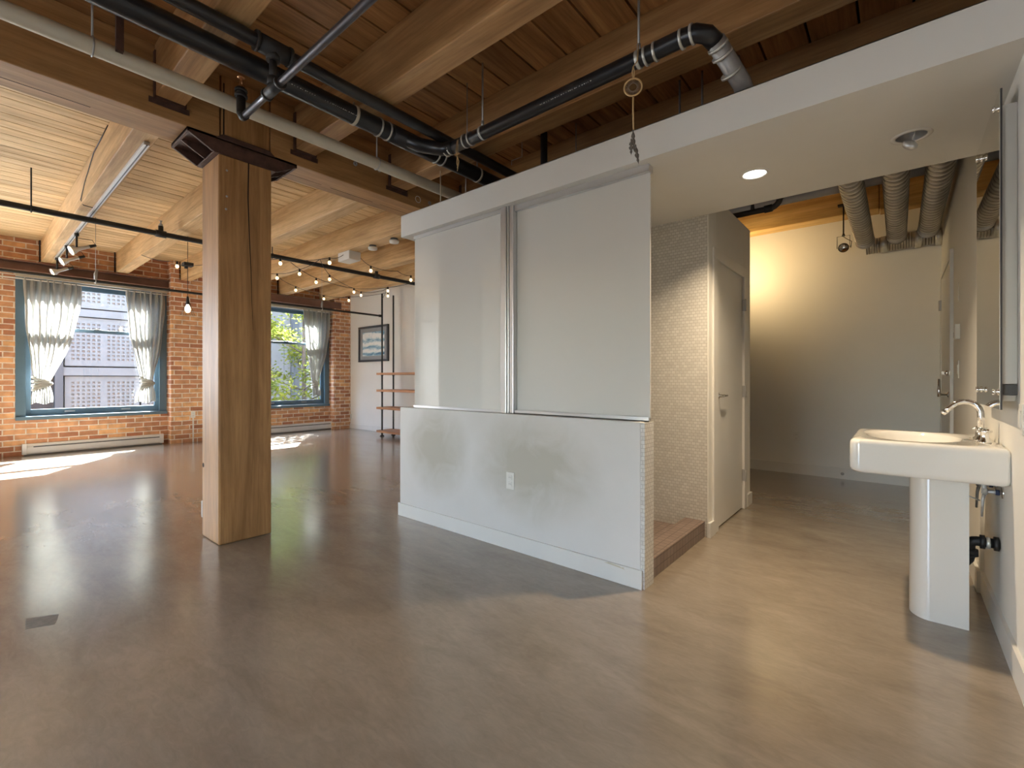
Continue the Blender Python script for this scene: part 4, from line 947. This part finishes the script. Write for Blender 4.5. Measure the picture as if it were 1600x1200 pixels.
t = duct('foil_duct', [(-0.28, 6.42, 2.60), (0.325, 6.42, 2.62)], 0.08, 'horizontal foil duct joining the ribbed ducts at the back wall', 0.03)
for x in (-0.15, 0.12, 0.28): MB().tube([(x, 6.42, 2.605), (x + .05, 6.42, 2.607)], 0.0865, 20).build('tape', 'band', t)
t = thing('grey_conduit_pipe', (-1.4, 4.9, 2.8), 'grey pipe running along behind the slab edge', 'pipe')
MB().tube([(-3.19, 4.9, 2.805), (0.33, 4.9, 2.805)], 0.040, 16).build('pipe', 'grey_paint', t)
t = thing('black_elbow_pipe', (-0.8, 4.5, 2.63), 'black pipe with an upturned elbow above the closet', 'pipe')
MB().tube([(-2.2, 4.5, 2.625), (-0.86, 4.5, 2.625)] + arc((-0.86, 4.5, 2.705), .08, -math.pi / 2, 0, 6, (1, 0, 0), (0, 0, 1)) + [(-0.78, 4.5, 2.9), (-0.78, 4.5, ZC)], 0.024, 12).build('pipe', 'black_matte', t)
MB().tube([(-0.90, 4.5, 2.625), (-0.84, 4.5, 2.628)], 0.032, 12).tube([(-0.78, 4.5, 2.69), (-0.78, 4.5, 2.72)], 0.033, 12).build('elbow_collar', 'black_matte', t)
MB().tube([(-0.995, 4.5, 2.64), (-0.995, 4.5, 2.70), (-0.995, 4.5, 2.72), (-0.995, 4.5, ZC)], [.018, .012, .005, .005], 8).build('hanger', 'black_matte', t)

# pendant spot in the corridor
t = thing('pendant_spotlight', (-0.459, 6.0, 2.5), 'small chrome spotlight on a rod in front of the corridor wall', 'spotlight')
SX, SY, SZ = -0.452, 6.0, 2.535
MB().box(SX - .05, SY - .015, 2.985, SX + .05, SY + .049, 3.0).tube([(SX, SY, 2.99), (SX, SY, SZ + .13)], 0.007, 8).tube([(SX, SY, SZ + .16), (SX, SY, SZ + .125)], [.006, .016], 8).build('rod', 'black_matte', t)
MB().tube([(SX - .055, SY, SZ), (SX - .055, SY, SZ + .125), (SX + .055, SY, SZ + .125), (SX + .055, SY, SZ)], 0.003, 6).build('yoke', 'black_matte', t)
sd = Vector((.1, -1, -.15))
MB().lathe([(0, -.07), (.022, -.07), (.028, -.02), (.046, .02), (.048, .024), (.042, .022), (.02, -.02)], (SX, SY, SZ), sd, 20).build('lamp_body', 'black_matte', t)
MB().lathe([(0, .0), (.018, .0), (.04, .020)], (SX, SY, SZ), sd, 20).build('reflector', 'chrome', t)
MB().tube([(SX, SY, SZ + .12), (SX + .03, SY, SZ + .09), (SX + .07, SY + .01, SZ + .06), (SX + .06, SY + .03, SZ)], 0.0035, 6).build('cord', 'black_matte', t)
# warm lamp in the nook beyond the closet
t = thing('wall_spot_lamp', (-1.75, 5.75, 2.5), 'warm lamp hidden behind the closet corner', 'lamp')
LX, LY, LZ = -1.62, 5.78, 2.47
MB().tube([(LX, LY, LZ + .05), (LX, LY, ZC)], 0.008, 8).build('rod', 'black_matte', t)
MB().lathe([(0, .06), (.02, .06), (.03, .03), (.03, .015)], (LX, LY, LZ), (0, 0, 1), 14).build('socket', 'black_matte', t)
MB().lathe([(0, -.03), (.02, -.025), (.03, -.005), (.02, .02), (0, .03)], (LX, LY, LZ), (0, 0, 1), 14).build('bulb', 'bulb_bright', t)
l_ = bpy.data.lights.new('nook_lamp', 'SPOT'); l_.energy = 34; l_.color = (1.0, 0.70, 0.34); l_.shadow_soft_size = 0.04; l_.spot_size = R(158); l_.spot_blend = 1.0
lo_ = bpy.data.objects.new('nook_lamp', l_); COL.objects.link(lo_); lo_.location = (LX + .03, LY + .04, LZ)
lo_.rotation_euler = Vector((0.48, 0.75, 0.12)).to_track_quat('-Z', 'Y').to_euler()

# ------------------------------------------------------------------ washbasin
def rrect(cx_, cy_, hx, hy, r0, n=16):
    # rounded rectangle, 4*n points
    P = []
    for q, (sx, sy) in enumerate(((1, 1), (-1, 1), (-1, -1), (1, -1))):
        r = r0 if sx < 0 else min(r0, 0.012)
        for i in range(n):
            a = q * math.pi / 2 + (math.pi / 2) * i / (n - 1)
            P.append((cx_ + sx * (hx - r) + r * math.cos(a), cy_ + sy * (hy - r) + r * math.sin(a)))
    return P
sk = thing('pedestal_washbasin', (0.15, 3.06, 0), 'white porcelain pedestal washbasin against the right wall', 'washbasin')
bx, by, hx, hy = 0.083, 3.065, 0.267, 0.325
zt, zb_ = 0.862, 0.705
def ring(hx_, hy_, r, z, cx_=bx, cy_=by, slope=0.0): return [(p[0], p[1], z + slope * (p[0] - bx)) for p in rrect(cx_, cy_, hx_, hy_, r)]
rings = [ring(hx - .02, hy - .03, .05, zb_), ring(hx - .012, hy - .012, .05, zb_ + .001), ring(hx - .003, hy - .003, .045, zb_ + .010), ring(hx, hy, .04, zb_ + .024), ring(hx, hy, .04, zt - .022),
         ring(hx - .003, hy - .003, .04, zt - .008), ring(hx - .012, hy - .012, .04, zt)]
E_ = lambda a, b_, z, cx_=bx - .035: [(cx_ + a * math.cos(t_), by + b_ * math.sin(t_), z) for t_ in [(q * math.pi / 2 + (math.pi / 2) * i / 15) for q in range(4) for i in range(16)]]
rings += [E_(.185, .255, zt + .0005), E_(.18, .25, zt - .004), E_(.172, .24, zt - .02), E_(.15, .215, zt - .07), E_(.11, .16, zt - .105), E_(.05, .07, zt - .118), E_(.02, .02, zt - .12)]
o = MB().loft(rings, True, True).build('bowl', 'porcelain', sk)
MB().lathe([(0, 0), (.022, 0), (.024, .004), (0, .005)], (bx - .035, by, zt - .12), (0, 0, 1), 18).build('drain', 'chrome', sk)
pr_ = []
for z, s_ in ((0, 1.0), (0.02, 1.0), (0.3, 0.985), (0.66, 0.99), (0.712, 1.0)):
    P = []; hw = 0.108
    for i in range(25):
        a = math.pi / 2 + math.pi * i / 24
        P.append((0.115 + 0.078 * s_ * math.cos(a), by + hw * s_ * math.sin(a), z))
    P = [(0.245, by + hw * s_, z)] + P + [(0.245, by - hw * s_, z)]
    # hollow back
    P += [(0.245, by - hw * s_ + .022, z), (0.13, by - hw * s_ + .024, z), (0.075, by - .04, z), (0.062, by, z), (0.075, by + .04, z), (0.13, by + hw * s_ - .024, z), (0.245, by + hw * s_ - .022, z)]
    pr_.append(P)
ped = MB().loft(pr_, False, False, True)
o = ped.build('pedestal', 'porcelain', sk)
md = o.modifiers.new('split', 'EDGE_SPLIT'); md.split_angle = R(35)
# faucet
fz = zt
fa = thing('faucet', (0.292, 3.05, fz), 'chrome gooseneck faucet with two lever handles on the washbasin', 'faucet')
MB().lathe([(0, 0), (.026, 0), (.026, .006), (.017, .018), (.015, .05), (.016, .052), (.013, .06), (0, .06)], (.292, 3.05, fz), (0, 0, 1), 20).build('base', 'chrome', fa)
path = [(.292, 3.05, fz + .05), (.291, 3.05, fz + .12)] + arc((.238, 3.05, fz + .128), .053, 0, R(140), 12, (1, 0, 0), (0, 0, 1)) + [(.180, 3.05, fz + .145), (.168, 3.05, fz + .13)]
MB().tube(path, .0125, 14).build('spout', 'chrome', fa)
MB().lathe([(0, 0), (.013, 0), (.013, .018), (0, .018)], (.171, 3.05, fz + .134), (-.7, 0, -.7), 14).build('aerator', 'chrome', fa)
for s_ in (-1, 1):
    yy = 3.05 + s_ * .085
    h = MB().lathe([(0, 0), (.024, 0), (.024, .005), (.015, .014), (.014, .045), (.017, .05), (.012, .062), (0, .064)], (.295, yy, fz), (0, 0, 1), 18).build('handle', 'chrome', fa)
    MB().tube([(.295, yy, fz + .05), (.295 + .01, yy + s_ * .03, fz + .056), (.30, yy + s_ * .055, fz + .062)], [.006, .006, .004], 8).tube([(.27, yy - .002, fz + .05), (.295, yy, fz + .05), (.32, yy + .002, fz + .052)], .005, 8).build('lever', 'chrome', h)
# plumbing under the basin
t = thing('drain_trap', (0.3, 3.03, 0.25), 'black plastic drain trap between pedestal and wall', 'drain trap')
ty = 3.02
MB().tube([(.16, ty, .60), (.16, ty, .35)] + arc((.205, ty, .33), .045, math.pi, 2 * math.pi, 8, (1, 0, 0), (0, 0, 1)) + [(.25, ty, .36)] + arc((.275, ty, .375), .025, math.pi, math.pi / 2, 4, (1, 0, 0), (0, 0, 1)) + [(.349, ty, .40)], .0215, 14).build('pipe', 'blackrubber', t)
for x in (.285, .33): MB().tube([(x, ty, .40), (x + .016, ty, .40)], .032, 12).build('slip_nut', 'blackrubber', t)
MB().tube([(.305, ty, .40), (.318, ty, .40)], .027, 14).build('clamp', 'band', t)
MB().tube([(.25, ty, .36), (.25, ty, .33)], .032, 10).build('slip_nut', 'blackrubber', t)
for y, mt, lab in ((2.93, 'brass', 'near shut-off valve with a lever below the washbasin'), (3.12, 'chrome', 'far shut-off valve under the washbasin')):
    t = thing('shutoff_valve', (.33, y, .64), lab, 'valve', 'shut-off valves')
    MB().tube([(.35, y, .65), (.285, y, .65)], .009, 10).tube([(.30, y, .65), (.285, y, .65)], .016, 10).tube([(.29, y, .64), (.29, y, .70)], .009, 8).build('body', 'rod', t)
    MB().lathe([(0, 0), (.026, 0), (.024, .006), (0, .008)], (.35, y, .65), (-1, 0, 0), 16).build('escutcheon', 'chrome', t)
    MB().tube([(.29, y, .635), (.286, y, .61), (.283, y, .535)], [.007, .006, .004], 8).build('lever', 'rod', t)
    MB().tube([(.325, y, .65), (.338, y, .65)], .012, 10).build('collar', 'blue_tag', t)
tube_thing('popup_rod', [(.16, 3.0, .63), (.24, 2.97, .615), (.28, 2.96, .60)], .003, 'rod', 'thin pop-up drain rod below the washbasin', 'rod')

# mirror
t = thing('wall_mirror_cabinet', (.33, 2.93, 1.03), 'tall frameless mirror on a white box above the washbasin', 'mirror')
MB().box(.306, 2.62, 1.13, .3499, 3.24, 2.222).build('cabinet_box', 'white_trim', t, 0.002)
MB().box(.298, 2.586, 1.031, .2995, 3.274, 2.274).build('mirror_glass', 'mirror', t)
MB().box(.2996, 2.585, 1.03, .3055, 3.275, 2.275).build('backing', 'frame_dark', t)
MB().box(.310, 2.625, 1.088, .3499, 2.95, 1.128).build('shade_block', 'slot', t)  # dark block standing in for the shade under the cabinet box
MB().prism([(2.64, 1.086), (2.94, 1.086), (2.92, 1.062), (2.66, 1.062)], .312, .3499, 0).build('lower_tray', 'plastic_white', t, 0.003)
for y, z in ((2.603, 2.205), (3.10, 2.19), (3.10, 1.10), (2.60, 1.10)):
    MB().lathe([(0, .02), (.012, .019), (.013, .012), (.006, .010), (.006, .004), (.014, .003), (.014, 0)], (.298, y, z), (-1, 0, 0), 16).build('standoff', 'chrome', t)

# ------------------------------------------------------------------ outlets and small fittings
def outlet(name, loc, nrm, label, w_=.07, h_=.115, kind='duplex'):
    # nrm: 'y-' or 'x-' or 'x+'
    t = thing(name, loc, label, 'outlet' if kind == 'duplex' else 'switch')
    x, y, z = loc
    def bx_(u0, u1, z0, z1, d0, d1, nm, mt, par, bev=0):
        if nrm == 'y-': m = MB().box(x + u0, y - d1, z + z0, x + u1, y - d0, z + z1)
        elif nrm == 'x-': m = MB().box(x - d1, y + u0, z + z0, x - d0, y + u1, z + z1)
        else: m = MB().box(x + d0, y + u0, z + z0, x + d1, y + u1, z + z1)
        return m.build(nm, mt, par, bev)
    bx_(-w_ / 2, w_ / 2, -h_ / 2, h_ / 2, 0, .006, 'cover_plate', 'plastic_white', t, .002)
    if kind == 'duplex':
        for s_ in (-1, 1):
            q = bx_(-.017, .017, s_ * .022 - .015, s_ * .022 + .015, .0055, .009, 'socket', 'plastic_white', t, .002)
            for u in (-.007, .006): bx_(u, u + .002, s_ * .022 - .004, s_ * .022 + .006, .009, .0094, 'slot', 'slot', q)
    elif kind == 'rocker': bx_(-.017, .017, -.033, .033, .0055, .010, 'rocker', 'plastic_white', t, .002)
    return t
outlet('wall_outlet', (-2.014, 2.39, 0.462), 'y-', 'white outlet plate in the middle of the half wall')
outlet('wall_outlet', (-0.957, 6.52, 0.452), 'y-', 'white outlet plate low on the corridor back wall')
outlet('light_switch', (0.35, 2.52, 1.0), 'x-', 'white switch plate at the right edge beside the washbasin', kind='rocker')
outlet('light_switch', (0.335, 4.708, 1.79), 'x-', 'small upper white plate beside the corridor door', .05, .14, 'blank')
outlet('light_switch', (0.335, 4.708, 1.22), 'x-', 'lower white switch beside the corridor door', .05, .13, 'rocker')
t = thing('thermostat', (.335, 4.63, 1.49), 'small white thermostat on the wall beside the corridor door', 'thermostat')
MB().box(.305, 4.59, 1.435, .3349, 4.68, 1.545).build('case', 'plastic_white', t, .004); MB().box(.304, 4.66, 1.45, .3055, 4.675, 1.49).build('display', 'slot', t)
t = outlet('wall_outlet', (-9.86, 2.72, 0.50), 'x+', 'white outlet box on the brick pier left of the post')
MB().box(-9.86, 2.71, 0, -9.845, 2.73, 0.44).build('raceway', 'plastic_white', t)
t = thing('door_stop', (-.5, 6.505, .06), 'round metal door stop on the corridor baseboard', 'door stop')
MB().lathe([(0, .03), (.012, .028), (.012, .004), (.017, 0)], (-.5, 6.505, .06), (0, -1, 0), 14).build('bumper', 'rod', t)
o = MB().box(-9.84, 5.845, .22, -9.80, 5.8699, .33).build('wall_box', 'plastic_white', None, .002); tag(o, 'small white box low at the brick corner of the end wall', 'box')

t = MB().add([(-3.21, .20, 0), (-3.15, .31, 0), (-3.03, .285, 0), (-3.075, .19, 0), (-3.21, .20, .0006), (-3.15, .31, .0006), (-3.03, .285, .0006), (-3.075, .19, .0006)], [(3, 2, 1, 0), (4, 5, 6, 7), (0, 1, 5, 4), (1, 2, 6, 5), (2, 3, 7, 6), (3, 0, 4, 7)]).build('floor_patch', 'slot2')
tag(t, 'small darker filled rectangle in the concrete floor at the left', 'floor patch')
for (x0_, x1_, z_) in ((-1.30, -1.19, .092), (-1.20, -1.17, .088)):
    t = MB().add([(x0_, 2.3755, z_ + .004), (x1_, 2.3755, z_ - .003), (x1_ - .01, 2.3755, z_ + .006), (x0_ + .03, 2.3755, z_ + .012), (x0_, 2.376, z_ + .004), (x1_, 2.376, z_ - .003), (x1_ - .01, 2.376, z_ + .006), (x0_ + .03, 2.376, z_ + .012)], [(0, 1, 2, 3), (7, 6, 5, 4)]).build('paint_chip', 'cream_pipe', bpy.data.objects['baseboard_partition'])

# ------------------------------------------------------------------ outside
struct('ground', MB().box(-40, -30, -5.2, -10.6, 40, -5.0), 'asphalt', 'street outside')
bd = thing('screen_block_building', (-17.5, 4, -5), 'grey building with screens of small square openings seen through the left window', 'building')
MB().box(-19, -14, -5, -17.35, 26, 5.6).build('core', 'ext_dark', bd)
def screen(y0, y1, z0, z1, name='screen_panel'):
    # precast slab with square openings laid as a real lattice
    m = MB(); xs0, xs1 = -17.04, -17.0; gw = 0.105; op = 0.058
    ny = int((y1 - y0 - .2) / gw); nz = int((z1 - z0 - .2) / gw)
    my = (y1 - y0 - ny * gw) / 2 + (gw - op) / 2; mz = (z1 - z0 - nz * gw) / 2 + (gw - op) / 2
    z = z0; solid_cols = {ny // 2}
    zc_ = [z0 + mz + i * gw for i in range(nz)]
    m.box(xs0, y0, z0, xs1, y1, z0 + mz); m.box(xs0, y0, zc_[-1] + op, xs1, y1, z1)
    for i in range(nz - 1): m.box(xs0, y0, zc_[i] + op, xs1, y1, zc_[i + 1])
    ycs = [y0 + my + i * gw for i in range(ny)]
    edges = [y0] + [q for i, yc_ in enumerate(ycs) if i not in solid_cols for q in (yc_, yc_ + op)] + [y1]
    for i in range(nz):
        for k in range(0, len(edges), 2): m.box(xs0, edges[k], zc_[i], xs1, edges[k + 1], zc_[i] + op)
    m.build(name, 'screen', bd)
    MB().box(xs0 - .03, y0, z0, xs0 - .015, y1, z1).build('screen_backing', 'ext_pale', bd)
for z0, z1 in ((-0.6, 1.22), (1.50, 2.82), (3.08, 4.4)):
    for y0, y1 in ((-0.9, 0.55), (1.78, 3.35), (3.40, 5.2)): screen(y0, y1, z0, z1)
MB().box(-17.3, -14, 1.24, -16.93, 6.2, 1.46).box(-17.3, -14, 2.84, -16.93, 6.2, 3.04).box(-17.3, -14, 4.42, -16.93, 6.2, 4.65).build('concrete_band', 'ext_concrete', bd)
for y in (0.95, 1.58): MB().box(-17.2, y, -5, -16.9, y + .16, 5.6).build('steel_post', 'ext_dark', bd)
MB().box(-17.35, 6.25, -5, -16.95, 26, 5.6).build('concrete_wall', 'ext_concrete', bd)
for y in (7.7, 9.6, 11.5):
    MB().box(-16.951, y, -5, -16.90, y + .3, 5.6).build('pier', 'ext_dark', bd)
for z in (2.5, 3.6): MB().box(-16.95, 6.25, z, -16.92, 14, z + .03).build('panel_joint', 'ext_dark', bd)

def tree(x, y, label, seed, crown):
    rnd = random.Random(seed); t = thing('street_tree', (x, y, -5), label, 'tree')
    tr = MB(); tr.tube([(x, y, -5), (x + .05, y - .05, -2), (x, y + .03, 0.5), (x + .03, y, 2.2), (x, y, 4.2)], [.16, .13, .075, .05, .02], 10)
    cl_ = []
    for k in range(26):
        z = -0.8 + 5.6 * k / 26 + rnd.uniform(-.15, .15); a = rnd.uniform(0, 6.28); L = crown * (0.55 + .5 * rnd.random()) * (1 - .45 * max(0, z - 2) / 3)
        e = Vector((x + L * math.cos(a), y + L * math.sin(a), z + L * .55)); m_ = Vector((x + .5 * L * math.cos(a + .15), y + .5 * L * math.sin(a + .15), z + .2 * L))
        tr.tube([(x, y, z), m_, e], [.028, .016, .006], 6)
        for s_ in (.45, .7, 1.0, 1.1):
            cl_.append((Vector((x, y, z)).lerp(e, s_) + Vector((0, 0, .05)), .34 + .16 * rnd.random()))
    tr.build('trunk', 'bark', t)
    lf = MB()
    for c0, r_ in cl_:
        for _ in range(110):
            d = Vector((rnd.gauss(0, 1), rnd.gauss(0, 1), rnd.gauss(0, .55))) * r_ * .55; p = c0 + d
            s_ = rnd.uniform(.045, .095); n1 = Vector((rnd.gauss(0, .6), rnd.gauss(0, .6), 1)).normalized(); a_ = n1.orthogonal().normalized(); a_ = Matrix.Rotation(rnd.uniform(0, 6.28), 3, n1) @ a_; b_ = n1.cross(a_)
            lf.add([p - a_ * s_, p - b_ * s_ * .45 - a_ * .1 * s_, p + a_ * s_, p + b_ * s_ * .45], [(0, 1, 2, 3)])
    lf.build('foliage', 'leaf', t)
tree(-14.0, 6.75, 'green maple street tree with yellow-green leaves outside the window right of the post', 11, 1.7)
tree(-14.2, 10.2, 'second green street tree partly behind the first', 12, 1.2)
